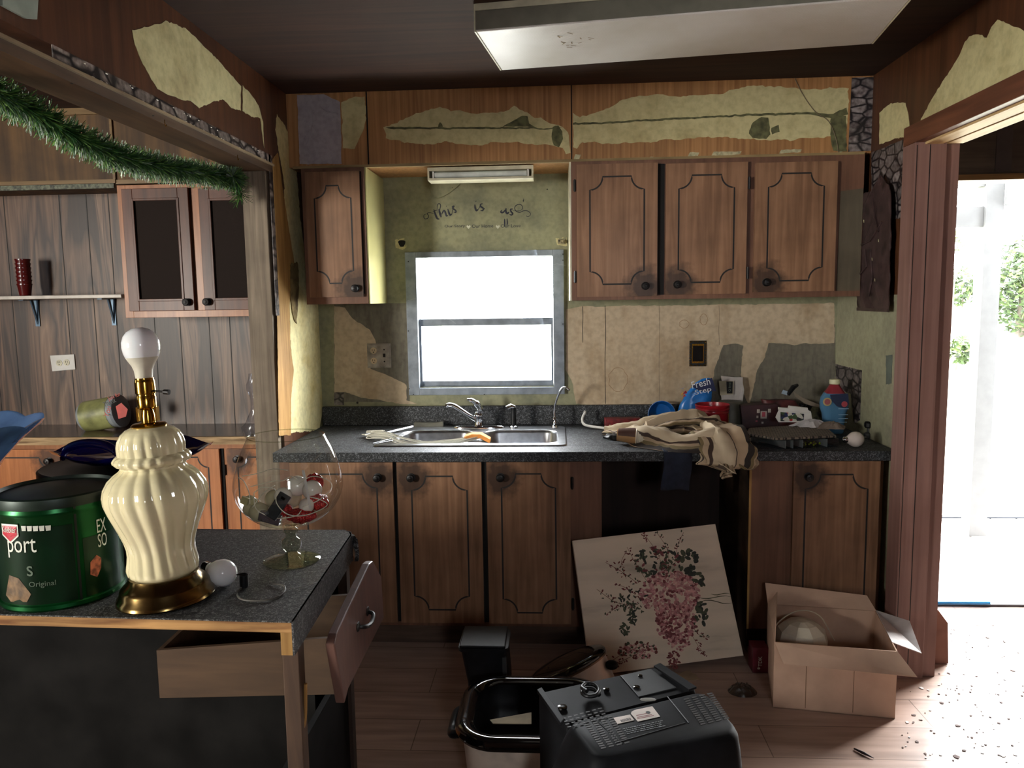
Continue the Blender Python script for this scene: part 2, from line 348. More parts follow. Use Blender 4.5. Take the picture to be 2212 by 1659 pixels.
# back wall of the kitchen with the window hole
WX0, WX1, WZ0, WZ1 = -.70, -.005, 1.07, 1.725
bw = MB(); bw.box((-1.3, YB, -.05), (WX0, YB+.12, ZC)).box((WX1, YB, -.05), (1.5, YB+.12, ZC)).box((WX0, YB, -.05), (WX1, YB+.12, WZ0)).box((WX0, YB, WZ1), (WX1, YB+.12, ZC))
wall_back = struct('wall_back', bw, GREENP)
patch('grey_paper', [(722, 655), (885, 655), (885, 868), (722, 868)], 1, YB, GREYP, wall_back, th=.001, smoothedge=True)
patch('bare_board', [(722, 662), (745, 664), (762, 690), (800, 712), (812, 738), (816, 775), (800, 796), (818, 803), (840, 812), (862, 822), (878, 832), (878, 864), (902, 873), (870, 873), (820, 865), (770, 856), (745, 846), (722, 848)], 1, YB-.001, BACKC, wall_back, seed=3, amp=.003)
patch('bare_board', [(1222, 668), (1258, 662), (1440, 660), (1802, 655), (1802, 742), (1742, 742), (1716, 746), (1690, 741), (1660, 741), (1652, 770), (1636, 800), (1628, 830), (1618, 880), (1606, 850), (1600, 810), (1606, 745), (1588, 742), (1562, 745), (1546, 790), (1530, 874), (1262, 874), (1245, 872), (1234, 820), (1222, 800)], 1, YB, BACKC, wall_back, seed=5, amp=.003)
patch('grey_paper', [(1500, 700), (1804, 700), (1804, 880), (1500, 880)], 1, YB+.0006, GREYP, wall_back, th=.001, smoothedge=True)
for px, y0, y1 in ((1307, 660, 872), (1424, 660, 870), (1553, 660, 745), (1258, 662, 740)):
    a = at(px, y0, 1, YB-.0016); b_ = at(px+1, y1, 1, YB-.0016)
    cr = MB().tube(bez([a, a.lerp(b_, .3)+Vector((.002, 0, 0)), a.lerp(b_, .6)-Vector((.002, 0, 0)), b_]), .0014 if px in (1307, 1258) else .0006, 5); cr.build('board_crack', GROOVE, wall_back)
for k, (cx, cy, rx, ry) in enumerate(((1335, 820, 20, 26), (1478, 700, 10, 9), (1520, 690, 8, 12))):     # ringed water stains
    pts = [at(cx+rx*math.cos(a*PI/14)*(1+.1*math.sin(a*1.7)), cy+ry*math.sin(a*PI/14), 1, YB-.0014) for a in range(28)]
    MB().tube(pts, .0009, 5, closed=True).build('water_ring', flat('stain_%d' % k, (140, 108, 76), .9), wall_back)
MB().prism([at(x, y, 1, YB-.0002) for x, y in ((722, 795), (743, 797), (743, 875), (722, 875))], (0, -.001, 0)).build('stone_paper', STX, wall_back)
# holes and brackets left by the curtain rod
for (px, py) in ((865, 527), (1213, 523)):
    c = at(px, py, 1, YB); g = MB().prism(jag([at(px+dx, py+dy, 1, YB) for dx, dy in ((-13, -9), (10, -12), (13, 8), (4, 13), (-10, 8))], .006, .003, px), (0, -.0015, 0))
    g.build('bare_spot', CREAM, wall_back)
r_ = thing('curtain_rod_bracket', at(1213, 523, 1, YB), 'small corroded curtain rod bracket on wall right above window', 'bracket')
c = at(1213, 523, 1, YB-.0016)
MB().box((c.x-.018, c.y-.003, c.z-.01), (c.x+.018, c.y, c.z+.014)).box((c.x-.004, c.y-.03, c.z-.006), (c.x+.012, c.y-.003, c.z+.008)).build('plate', flat('corroded_metal', (150, 140, 112), .5, .6, .4, 60), r_, bev=.001)
MB().lathe([(.003, 0), (.003, .004)], 10, M=Matrix.Translation((c.x-.012, c.y-.003, c.z+.006)) @ Matrix.Rotation(PI/2, 4, 'X')).build('screw', IRON, r_)
c = at(868, 526, 1, YB-.0016)
h_ = MB(); h_.prism([(c.x+.017*math.cos(a)*(1+.25*math.sin(3*a)), c.y, c.z+.02*math.sin(a)*(1+.2*math.cos(2*a))) for a in [k*2*PI/14 for k in range(14)]], (0, -.001, 0)); h_.build('wall_hole', DARKGAP, wall_back)
for px, py, r in ((1182, 409, .0035), (977, 405, .002), (1130, 433, .002), (908, 376, .002), (772, 870, .006)):
    c = at(px, py, 1, YB-.001); MB().lathe([(r, 0), (r*.6, .002)], 8, M=Matrix.Translation(c) @ Matrix.Rotation(PI/2, 4, 'X')).build('nail_hole', GROOVE, wall_back)
# soffit over the upper cabinets
SY, SZ = 3.465, 2.112
sof = struct('wall_soffit', MB().box((XL, SY, SZ), (XR, YB, ZC)), SOFP)
patch('hanging_paper', [(642, 205), (700, 204), (735, 221), (738, 354), (648, 354)], 1, SY-.002, PAPERL, sof, th=.002, amp=.002, label='creased lilac grey wall paper')
cz = MB()
for pts in (((664, 262), (668, 282), (658, 300), (655, 308)), ((672, 222), (676, 262), (668, 300), (652, 335)), ((690, 230), (705, 240), (730, 246))):
    cz.tube([at(x, y, 1, SY-.005) for x, y in pts], [.001, .0035, .0035, .001][:len(pts)], 6)
cz.build('paper_crease', PAPERL, sof, smooth=True)
sl = [
 ([(738, 222), (760, 211), (788, 208), (792, 262), (776, 300), (766, 321), (740, 320)], CREAM),
 ([(828, 276), (865, 262), (900, 246), (925, 236), (950, 230), (975, 238), (1030, 245), (1070, 243), (1100, 237), (1110, 230), (1150, 250), (1190, 265), (1215, 275), (1228, 285), (1232, 300), (1232, 330), (1222, 333), (1215, 320), (1190, 313), (1130, 310), (1100, 305), (1065, 308), (1030, 315), (990, 310), (960, 306), (940, 313), (880, 308), (835, 298)], CREAM),
 ([(1238, 244), (1252, 250), (1285, 246), (1320, 230), (1345, 214), (1400, 206), (1420, 203), (1470, 210), (1520, 205), (1562, 203), (1590, 190), (1640, 185), (1700, 189), (1762, 194), (1800, 190), (1833, 192), (1828, 296), (1800, 296), (1760, 298), (1700, 302), (1640, 303), (1590, 298), (1530, 295), (1500, 300), (1450, 302), (1400, 307), (1340, 311), (1290, 308), (1256, 306), (1246, 322), (1238, 318)], CREAM)]
for k, (p, m_) in enumerate(sl): patch('bare_patch', p, 1, SY, m_, sof, seed=k*7, amp=.005)
GRN = flat('old_green_glue', (92, 92, 62), .9, 0, .3, 30)
for k, p in enumerate(([(832, 274), (960, 275), (1085, 275), (1216, 277), (1190, 279), (1085, 279), (960, 279), (845, 279)], [(1085, 274), (1110, 260), (1128, 249), (1140, 252), (1143, 266), (1156, 274)], [(945, 274), (951, 263), (957, 274)],
        [(1194, 275), (1206, 272), (1214, 285), (1216, 300), (1208, 318), (1196, 314), (1192, 295)], [(1238, 266), (1330, 262), (1450, 255), (1600, 247), (1745, 242), (1800, 246), (1828, 232), (1832, 246), (1800, 256), (1745, 247), (1600, 251), (1450, 259), (1330, 266), (1238, 270)],
        [(1616, 288), (1626, 264), (1645, 252), (1660, 254), (1663, 290), (1655, 300), (1625, 298)], [(1666, 276), (1682, 270), (1684, 284), (1668, 290)], [(1795, 255), (1828, 250), (1830, 326), (1800, 326), (1792, 290)])):
    patch('glue_stain', p, 1, SY-.0013, GRN, sof, th=.0005, seed=30+k, amp=.003)
FLK = flat('pale_flake', (176, 170, 136), .8, 0, .2, 60)
for k, (x0, x1, y0, y1) in enumerate(((1486, 1510, 329, 339), (1537, 1602, 327, 336), (1683, 1732, 323, 331), (1400, 1412, 339, 343), (1238, 1254, 334, 347), (1812, 1822, 322, 330))):
    patch('pale_flake', [(x0, y1), (x0+5, y0), (x1, y0), (x1-3, y1-2)], 1, SY-.0002, FLK, sof, th=.0008, seed=60+k, amp=.002, step=.006)
MB().prism([at(x, y, 1, SY-.0003) for x, y in ((1840, 168), (1898, 166), (1891, 325), (1832, 328))], (0, -.0012, 0)).build('stone_paper', STX, sof)
tw = MB()      # peeling strip of fibres hanging from the ceiling to the cabinet
tw.tube(bez([at(x, y, 1, SY-.004) for x, y in ((1706, 120), (1714, 160), (1732, 200), (1760, 240), (1790, 262), (1806, 300), (1812, 335), (1824, 400))], 5), .0016, 6)
tag(tw.build('torn_seam_tape', flat('tape_grey', (118, 104, 84), .9), None, smooth=True), 'torn strip of seam tape hanging from ceiling over the stone papered soffit corner', 'tape')
gp = MB()
for px, w in ((791, .006), (1234, .005)):
    a = at(px, 200, 1, SY); gp.box((a.x-w/2, SY-.0018, SZ+.002), (a.x+w/2, SY+.001, ZC))
gp.build('panel_gap', DARKGAP, sof)
struct('trim_1', MB().box((XL+.02, SY-.012, SZ-.008), (XR-.03, SY+.004, SZ+.004)), wood('soffit_trim', (120, 100, 66), (160, 138, 96), (3, 40, 40), .6, .5))
# left wall: header above the wide opening and the stub beside the sink
PY = 3.2
wl = MB(); wl.box((XL-.11, -1.8, 2.125), (XL, PY+.04, ZC)).box((XL-.11, PY+.04, 0), (XL, YB, ZC))
wall_left = struct('wall_left', wl, BROWNP)
WLX = XL
patch('bare_patch', [(285, 65), (345, 53), (357, 44), (400, 60), (424, 84), (470, 130), (512, 178), (520, 186), (520, 240), (500, 232), (480, 214), (430, 232), (412, 218), (388, 216), (340, 192), (308, 138), (290, 95)], 0, WLX, CREAM, wall_left, toward=1, seed=11)
patch('bare_patch', [(524, 186), (540, 200), (558, 228), (568, 262), (570, 320), (562, 255), (540, 250), (524, 240)], 0, WLX, CREAM, wall_left, toward=1, seed=12)
patch('bare_patch', [(598, 245), (615, 272), (637, 320), (641, 380), (648, 470), (656, 540), (668, 640), (716, 655), (718, 700), (716, 850), (695, 928), (628, 935), (628, 862), (634, 800), (627, 748), (625, 655), (640, 600), (632, 560), (614, 430), (614, 395), (603, 330), (595, 280)], 0, WLX, CREAM_Y, wall_left, toward=1, seed=13, amp=.006)
patch('hanging_bark', [(626, 572), (642, 568), (644, 620), (640, 700), (634, 690), (628, 650)], 0, WLX+.002, wood('torn_veneer', (70, 56, 36), (140, 122, 80), (20, 20, 20), .8, .6), wall_left, toward=1, seed=15, amp=.008, th=.004)
patch('green_corner', [(690, 925), (700, 870), (718, 840), (719, 905), (706, 922)], 0, WLX+.0014, GRN, wall_left, toward=1, seed=18, amp=.003)
RAWS = patch('raw_stud_face', [(588, 345), (600, 330), (612, 420), (634, 560), (640, 600), (625, 655), (627, 748), (634, 800), (628, 862), (628, 940), (602, 940), (598, 660)], 0, WLX+.0002, RAWZ, wall_left, toward=1, seed=16, amp=.003)
# weathered casing of the opening
struct('trim_2', MB().box((XL-.115, PY, 0), (XL-.012, PY+.04, 2.07)), POSTW, bev=.002)
hd = struct('trim_3', MB().box((XL-.12, -1.7, 2.055), (XL+.004, PY+.04, 2.09)), wood('header_board', (66, 46, 30), (92, 68, 46), (30, 3, 30), .55, .5))
struct('trim_4', MB().box((XL-.0, -1.7, 2.082), (XL+.012, PY+.05, 2.090)), wood('thin_edge_trim', (120, 100, 76), (158, 138, 108), (30, 3, 30), .5, .3))
bd = MB(); bd.box((XL, 1.83, 2.09), (XL+.0025, PY+.03, 2.126)); bd.box((XL, PY+.012, 1.45), (XL+.0025, PY+.05, 2.126))
stone_border = tag(bd.build('stone_border_strip', STYD), 'glossy printed river-stone border strip running along the left opening header and post', 'wall border')
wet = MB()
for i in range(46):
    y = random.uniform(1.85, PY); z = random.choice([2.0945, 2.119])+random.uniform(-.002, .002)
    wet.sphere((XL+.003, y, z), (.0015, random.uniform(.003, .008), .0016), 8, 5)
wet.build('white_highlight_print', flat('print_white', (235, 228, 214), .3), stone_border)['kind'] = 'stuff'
# green sign-like board stuck on the header in the top left corner
g_ = MB(); g_.prism([at(x, y, 0, XL+.006) for x, y in ((0, -40), (80, -40), (75, 42), (52, 40), (0, 12))], (.006, 0, 0))
tag(g_.build('pale_green_panel', flat('sage_panel', (150, 160, 148), .5)), 'pale grey-green panel fixed on header in upper left corner', 'panel')
for (px, py) in ((155, 180), (331, 250)):
    c = at(px, py, 2, 2.0549); MB().lathe([(.0035, -.001), (.0035, .0004)], 10, c=c).build('screw_hole', GROOVE, hd)
for i, (px, py) in enumerate(((356, 263), (513, 338))):
    c = at(px, py, 2, 2.05); hk = MB().tube(bez([c+Vector(p) for p in ((0, 0, .006), (0, 0, -.006), (0, .005, -.012), (0, .010, -.006))], 5), .0013, 7)
    tag(hk.build('cup_hook', BRASS, smooth=True), ['small brass cup hook under header nearer the camera', 'small brass cup hook under header beside the post and garland end'][i], 'hook', None)
# left room
LYB, LYS = 3.92, 3.60
pw = MB(); pw.box((-4.3, LYB, 0), (XL-.11, LYB+.1, 2.2)); wall_lroom = struct('wall_left_room_back', pw, PLANK)
pg = MB()
for px0, py0, px1, py1 in ((22, 410, 48, 900), (122, 415, 165, 912), (195, 420, 222, 912), (243, 690, 268, 912), (335, 690, 348, 912), (388, 690, 402, 912), (452, 690, 464, 912), (497, 690, 508, 912), (-30, 410, 5, 900)):
    x = at(px1, py1, 1, LYB).x; pg.box((x-.002, LYB-.0015, .86), (x+.002, LYB+.002, 2.15))
pg.build('plank_groove', GROOVE, wall_lroom)
wls = struct('wall_left_room_soffit', MB().box((-4.3, LYS, 2.085), (XL-.11, LYB+.1, ZC)), wood('golden_walnut_panel', (44, 28, 14), (112, 82, 46), (16, 16, .8), .6, .6, dirtcol=(40, 26, 14), dsc=5))
tg = MB(); tg.box((-4.3, LYS-.012, ZC-.03), (XL-.11, LYS, ZC)); tg.box((-4.3, LYS-.012, 2.085), (-2.09, LYS, 2.103)); x = at(243, 300, 1, LYS).x; tg.box((x-.006, LYS-.010, 2.103), (x+.006, LYS, ZC-.03)); tg.box((-2.09, LYS-.006, 2.08), (XL-.11, LYS, 2.10))
struct('trim_5', tg, TRIMG)
ts = MB(); ts.box((-4.3, LYS-.008, 2.062), (-2.1, LYS+.004, 2.084)); struct('trim_6', ts, flat('rope_border', (84, 88, 70), .6, 0, .5, 90))
# other walls, outside the frame
struct('wall_far_left', MB().box((-4.4, -1.9, 0), (-4.3, 1.5, 1.0)).box((-4.4, -1.9, 2.1), (-4.3, 1.5, ZC)).box((-4.4, -.7, 1.0), (-4.3, 1.5, 2.1)).box((-4.4, -1.9, 1.0), (-4.3, -1.7, 2.1)).box((-4.4, 2.5, 0), (-4.3, 4.0, ZC)).box((-4.4, 1.5, 0), (-4.3, 2.5, ZC)), BROWNP)
wb = MB(); wb.box((-4.4, -1.9, 0), (3.3, -1.8, 1.0)).box((-4.4, -1.9, 2.1), (3.3, -1.8, ZC)).box((-4.4, -1.9, 1.0), (-4.29, -1.8, 2.1)).box((-4.29, -1.9, 1.0), (.55, -1.8, 2.1)).box((.9, -1.9, 1.0), (3.3, -1.8, 2.1)).box((.55, -1.9, 1.0), (.9, -1.8, 1.5))
struct('wall_behind', wb, BROWNP)
struct('added_shade_wall_low', MB().box((-4.3, -.75, 0), (3.3, -.65, .6)), BROWNP)  # added, unseen half wall; holds rear window light off the low things
# right wall
JY = 2.92
wr = MB(); wr.box((XR, JY+.1, 0), (XR+.11, YB, ZC)).box((XR, -1.8, 2.12), (XR+.11, JY+.1, ZC))
wall_right = struct('wall_right', wr, BROWNP)
lw = MB(); lw.box((XR-.0012, JY+.1, 0), (XR+.0005, YB-.001, 1.50)); lw.build('bare_wall', RWALL, wall_right)
patch('bare_patch', [(1900, 312), (1900, 245), (1912, 232), (1925, 222), (1957, 222), (1960, 240), (1966, 275), (1966, 290)], 0, XR-.0001, CREAM, wall_right, seed=21)
patch('bare_patch', [(1986, 285), (1990, 258), (2010, 220), (2040, 170), (2062, 138), (2074, 118), (2085, 90), (2100, 75), (2122, 76), (2132, 82), (2142, 58), (2155, 45), (2185, 54), (2205, 62), (2240, 100), (2240, 150), (2130, 205)], 0, XR-.0001, CREAM, wall_right, seed=22)
patch('stone_paper', [(1883, 330), (1956, 300), (1951, 470), (1931, 474), (1926, 420), (1913, 375), (1900, 405), (1883, 412)], 0, XR-.0013, STY, wall_right, seed=23, amp=.002)
patch('stone_paper', [(1805, 786), (1862, 800), (1858, 908), (1845, 915), (1838, 850), (1806, 840)], 0, XR-.0014, STY, wall_right, amp=.001)
patch('grey_scuff', [(1914, 768), (1928, 766), (1926, 828), (1915, 830)], 0, XR-.0014, flat('grey_scuff', (92, 100, 92), .9), wall_right, seed=25, amp=.003)
mt = MB(); q = [(1848, 421), (1882, 414), (1900, 376), (1918, 400), (1924, 432), (1922, 560), (1919, 673), (1852, 667), (1846, 600), (1858, 548), (1848, 512), (1858, 470)]
mt.prism(jag([at(x, y, 0, 1.338) for x, y in q], .015, .004, 5), (.003, 0, 0))
for pts in (((1884, 416), (1890, 470), (1898, 500)), ((1858, 530), (1880, 520), (1905, 480)), ((1852, 600), (1872, 575), (1868, 540)), ((1880, 540), (1884, 600), (1876, 640))):
    mt.tube([at(x, y, 0, 1.336) for x, y in pts], .004, 6)
mt.prism([at(x, y, 0, 1.334) for x, y in ((1850, 664), (1917, 668), (1917, 674), (1850, 671))], (.004, 0, 0))
tag(mt.build('torn_brown_sheet', flat('rusty_brown', (66, 50, 50), .42, .2, .35, 20)), 'torn rusty brown sheet hanging on wall right of upper cabinets', 'sheet')
fl = MB()
for x, y in ((1861, 462), (1866, 478), (1884, 560), (1890, 605), (1862, 640), (1898, 520), (1888, 450)):
    c = at(x, y, 0, 1.3375); fl.prism([(c.x, c.y-.004, c.z-.006), (c.x, c.y+.003, c.z-.004), (c.x, c.y+.004, c.z+.007), (c.x, c.y-.002, c.z+.005)], (-.001, 0, 0))
fl.build('paint_fleck', FLK, [o for o in bpy.data.objects if o.name == 'torn_brown_sheet'][0])['kind'] = 'stuff'
# casing round the right-hand opening
JX0, JX1 = 1.312, 1.425
jb = MB(); jb.box((JX0, JY, 0), (JX1, JY+.10, 2.05)).box((JX1, JY+.02, 0), (XR+.11, JY+.10, 2.05))
jamb = struct('trim_7', jb, JAMB, bev=.002)
MB().box((JX0+.052, JY-.0012, .01), (JX0+.055, JY+.001, 2.04)).box((JX0+.006, JY-.0012, .01), (JX0+.008, JY+.001, 2.04)).build('jamb_groove', GROOVE, jamb)
hb = MB(); hb.box((JX0, -1.7, 2.05), (XR+.01, JY+.10, 2.12)); struct('trim_8', hb, wood('header_casing', (84, 48, 34), (112, 68, 48), (30, 3, 30), .5, .3), bev=.002)
hu = MB(); hu.box((JX0+.035, -1.7, 2.042), (XR+.04, JY+.0, 2.0502)); hu.box((XR+.052, -1.7, 2.042), (XR+.11, JY+.0, 2.12))
struct('trim_9', hu, wood('lit_header_underside', (178, 146, 100), (208, 178, 130), (30, 3, 30), .6, .2))  # underside paler than the casing: yellowish doorway light put into its colour
wbk = struct('trim_10', MB().box((XR-.006, 3.0, .02), (XR-.0012, JY+.16, .86)), flat('green_edge', (112, 116, 100), .8))
blk = MB(); blk.prism([at(x, y, 1, 3.045) for x, y in ((1990, 1317), (2027, 1318), (2048, 1346), (2049, 1434), (1990, 1436))], (0, .035, 0))
tag(blk.build('notched_wood_block', wood('red_block', (120, 82, 68), (140, 98, 82), (10, 10, 10), .6, .3), bev=.002), 'reddish brown notched wooden block on floor behind right door jamb', 'wood block')
# small side room and its outside doorway
DX0, DY = 1.775, 3.66
sr = MB(); sr.box((XR+.13, DY, 0), (DX0, DY+.12, ZC)).box((DX0, DY, 2.035), (3.3, DY+.12, ZC)).box((3.25, DY, 0), (3.3, DY+.12, 2.035))
struct('wall_side_room_back', sr, DARKW)
struct('wall_side_room_right', MB().box((3.3, -1.9, 0), (3.4, 4.0, ZC)), BROWNP)
lt = MB(); lt.box((DX0, DY-.012, 2.012), (3.25, DY+.12, 2.038)); struct('trim_11', lt, TRIMG)
pk = MB(); pk.box((2.0, DY-.004, 2.05), (2.07, DY, 2.36)); struct('trim_12', pk, flat('dark_strip', (52, 46, 42), .7))
dt = MB(); dt.box((DX0, DY-.02, -.0), (3.25, DY+.10, .012)); struct('door_1', dt, flat('sill_metal', (70, 72, 78), .4, .5))
ye = MB(); ye.box((DX0-.03, DY-.015, .012), (DX0+.006, DY, .20)); ye.box((DX0-.03, DY-.03, .16), (DX0+.012, DY, .19)); struct('trim_13', ye, wood('torn_casing', (150, 120, 70), (180, 150, 96), (30, 30, 3), .7))
bp = MB().tube([(1.79, 3.63, .021), (2.07, 3.635, .021)], .008, 10)
tag(bp.build('blue_pole', flat('blue_paint', (40, 130, 196), .3), smooth=True), 'bright blue pole lying along the outside door sill', 'pole')
# ------------------------------------------------------------------ window
win = struct('window_1', MB().box((-.745, YB-.022, 1.03), (-.69, YB+.004, 1.745)).box((-.012, YB-.022, 1.03), (.042, YB+.004, 1.745)).box((-.69, YB-.022, 1.03), (-.012, YB+.004, 1.066)).box((-.69, YB-.022, 1.716), (-.012, YB+.004, 1.745))
   .box((-.705, YB+.004, 1.06), (-.69, YB+.05, 1.725)).box((-.012, YB+.004, 1.06), (.0, YB+.05, 1.725)).box((-.69, YB+.004, 1.055), (-.012, YB+.05, 1.072)).box((-.69, YB+.004, 1.714), (-.012, YB+.05, 1.725)), ALU, bev=.002)
MB().box((-.689, YB+.012, 1.377), (-.013, YB+.034, 1.412)).build('meeting_rail', ALU, win, bev=.002)
MB().box((-.689, YB+.010, 1.072), (-.013, YB+.034, 1.098)).box((-.689, YB+.012, 1.098), (-.678, YB+.034, 1.377)).box((-.024, YB+.012, 1.098), (-.013, YB+.034, 1.377)).build('lower_sash', ALU, win, bev=.002)
GP = pane('window_glass')
MB().box((-.69, YB+.03, 1.41), (-.012, YB+.034, 1.716)).build('pane', GP, win); MB().box((-.68, YB+.02, 1.096), (-.022, YB+.024, 1.38)).build('pane', GP, win)
sc = MB()
for px, py in ((882, 565), (882, 715), (884, 840), (1216, 549), (1216, 562), (1216, 700), (1046, 852), (893, 852)):
    c = at(px, py, 1, YB-.022); sc.lathe([(.0035, -.001), (.0025, .001)], 8, M=Matrix.Translation(c) @ Matrix.Rotation(PI/2, 4, 'X'))
sc.build('frame_screw', IRON, win)
cw = MB()
for pts in (((880, 650), (895, 645), (915, 640)), ((1040, 549), (1050, 555), (1060, 562)), ((966, 690), (975, 692), (985, 700)), ((1190, 572), (1205, 570), (1222, 574)), ((1078, 566), (1080, 560), (1075, 555))):
    cw.tube(bez([at(x, y, 1, YB-.028) for x, y in pts], 4), .0005, 5)
tag(cw.build('cobweb_threads', flat('web', (170, 175, 180), .9)), 'thin pale cobweb threads across the window frame', 'cobweb', kind='stuff')
# ================================================================== CABINETS
SC = [(0, 1), (.12, .98), (.32, .9), (.62, .65), (.85, .3), (.97, .1)]
def scallop(x0, x1, z0, z1, r):
    pts = []
    for cx, cz, sx, sz in ((x1, z1, -1, -1), (x1, z0, -1, 1), (x0, z0, 1, 1), (x0, z1, 1, -1)):
        arc = [(cx+sx*r*math.cos(a), cz+sz*r*math.sin(a)) for a in [PI/2*k/8 for k in range(9)]]     # quarter circle biting into the corner
        step = [(cx+sx*r*1.12, cz)] if False else []
        if (cx, cz) in ((x1, z1), (x0, z0)): arc = arc
        else: arc = arc[::-1]
        pts += arc
    return pts
def ribbon(mb, pts, y, w, mi, th=.0006):
    n = len(pts)
    c = Vector((sum(p[0] for p in pts)/n, sum(p[1] for p in pts)/n))
    inn = []; out = []
    for i in range(n):
        a = Vector(pts[i-1]); b = Vector(pts[(i+1) % n]); t = (b-a).normalized(); nn_ = Vector((-t.y, t.x))*w/2; p = Vector(pts[i])
        inn.append(p+nn_); out.append(p-nn_)
    vs = [(p.x, y, p.y) for p in inn]+[(p.x, y, p.y) for p in out]
    mb.add(vs, [(i, (i+1) % n, (i+1) % n+n, i+n) for i in range(n)], mi)
KNOBM = None
def knob(parent, c, r=.017):
    k = MB(); M_ = Matrix.Translation(c) @ Matrix.Rotation(PI/2, 4, 'X')
    k.lathe([(.018*r/.017, 0), (.018*r/.017, .002), (.006, .004), (.006, .013), (r*.8, .017), (r, .022), (r*.85, .026), (r*.3, .0285)], 18, M=M_)
    k.lathe([(r*.45, .026), (r*.35, .031), (.001, .032)], 8, M=M_)
    return k.build('knob', IRON, parent, smooth=True)
def hinge(parent, x, y, z):
    h = MB(); h.box((x-.006, y-.002, z-.024), (x+.006, y+.002, z+.024)); h.tube([(x, y-.004, z-.027), (x, y-.004, z+.027)], .0038, 8)
    return h.build('hinge', IRON, parent, bev=.001)
def door(parent, x0, x1, z0, z1, yf, kn, hg, m=DOORW, inset=(.045, .045), r=.05, groove=True, label=None, kp=None):
    """flush slab door with a scalloped routed line; kn: knob corner ('bl','br','tl','tr')"""
    kx = (x0+.042) if kn[1] == 'l' else (x1-.042); kz = (z0+.045) if kn[0] == 'b' else (z1-.05)
    if kp: kx, kz = kp
    d = MB(); d.box((x0, yf, z0), (x1, yf+.018, z1))
    if groove:
        pts = scallop(x0+inset[0], x1-inset[0], z0+inset[1], z1-inset[1], r); ribbon(d, pts, yf-.0009, .0068, 1)
    o = d.build('door', [m, GROOVE], parent, pos=(kx, yf, kz))
    if label: o['label'] = label
    knob(o, (kx, yf, kz))
    if hg:
        hx = x0-.008 if hg == 'l' else x1+.008
        for z in (z0+.09, z1-.09): hinge(o, hx, yf-.0015+.004, z)
    return o
UF = 3.445      # front plane of the upper cabinets' frames
# left upper cabinet
uc = thing('wall_cabinet', (-.99, YB, 1.495), 'narrow brown single-door wall cabinet with cream side, left of the window', 'cabinet')
MB().box((-1.14, UF, 1.495), (-.852, YB-.002, 2.104)).build('body', CAB, uc, bev=.001)
MB().box((-.852, UF+.004, 1.495), (-.845, YB-.002, 2.104)).build('side_panel', flat('glossy_cream_side', (176, 170, 118), .22, 0, .05, 6, Coat_Weight=.3), uc)['label'] = 'glossy cream painted side'
MB().box((-.872, UF-.004, 1.54), (-.866, UF, 2.085)).build('gap', DARKGAP, uc)
door(uc, -1.118, -.872, 1.527, 2.085, UF-.018, 'br', None, inset=(.04, .062), r=.055, kp=(-.905, 1.565))
# right upper cabinets
ur = thing('wall_cabinet', (.7, YB, 1.495), 'wide brown wall cabinet with three scalloped doors, right of the window', 'cabinet')
MB().box((.074, UF, 1.495), (1.338, YB-.002, 2.104)).build('body', CAB, ur, bev=.001)
MB().box((.0655, UF+.004, 1.495), (.073, YB-.002, 2.104)).build('side_panel', OFFW, ur)['label'] = 'cream edged side panel'
def X_(px, py=500, y=UF-.018): return at(px, py, 1, y).x
d1 = (X_(1246), X_(1420)); d2 = (X_(1438), X_(1613)); d3 = (X_(1630), X_(1806))
door(ur, d1[0], d1[1], 1.51, 2.088, UF-.018, 'br', 'l', inset=(.058, .055), r=.056, kp=(X_(1394, 622), 1.555))
door(ur, d2[0], d2[1], 1.515, 2.082, UF-.018, 'bl', 'r', inset=(.056, .052), r=.056, kp=(X_(1463, 620), 1.559))
door(ur, d3[0], d3[1], 1.52, 2.076, UF-.018, 'bl', None, inset=(.056, .048), r=.056, kp=(X_(1655, 618), 1.562))
MB().box((d1[1]+.004, UF-.003, 1.515), (d2[0]-.004, UF, 2.085)).build('gap', DARKGAP, ur)
pf = MB(); pf.prism([(d3[1]+.014, UF-.002, 1.52), (1.335, UF-.002, 1.52), (1.335, UF-.002, 1.96), (d3[1]+.02, UF-.002, 1.95)], (0, .0015, 0))
pf.build('filler_panel', wood('dull_filler', (82, 74, 60), (104, 94, 76), (20, 20, 2), .6, .5), ur)['label'] = 'dull grey-green filler strip'
# strip light under the soffit
st = thing('strip_light', (-.334, 3.53, 2.104), 'dirty cream fluorescent strip light under soffit above the window', 'light')
sx0, sx1 = -.575, -.095
MB().box((sx0, 3.50, 2.088), (sx1, 3.60, 2.104)).box((sx0, 3.50, 2.046), (sx1, 3.505, 2.056)).box((sx0, 3.505, 2.046), (sx1, 3.60, 2.049)).box((sx0, 3.50, 2.056), (sx0+.008, 3.60, 2.088)).box((sx1-.008, 3.50, 2.056), (sx1, 3.60, 2.088)).box((sx0, 3.592, 2.049), (sx1, 3.60, 2.088)).build('housing', OFFW, st, bev=.001)
MB().tube([(sx0+.03, 3.525, 2.073), (sx1-.03, 3.525, 2.073)], .013, 16).build('tube', flat('tube_glass', (205, 210, 205), .15), st, smooth=True)
for x in (sx0+.024, sx1-.024): MB().box((x-.004, 3.512, 2.056), (x+.004, 3.538, 2.09)).build('socket', WHITEP, st)
wr_ = MB().tube(bez([at(x, y, 1, YB-.006) for x, y in ((926, 386), (926, 400), (933, 420), (945, 428), (965, 420), (985, 405), (996, 393))], 6), .0016, 6)
tag(wr_.build('loose_wire', flat('painted_wire', (128, 128, 96), .6), smooth=True), 'loose painted wire looping on wall below strip light', 'wire')
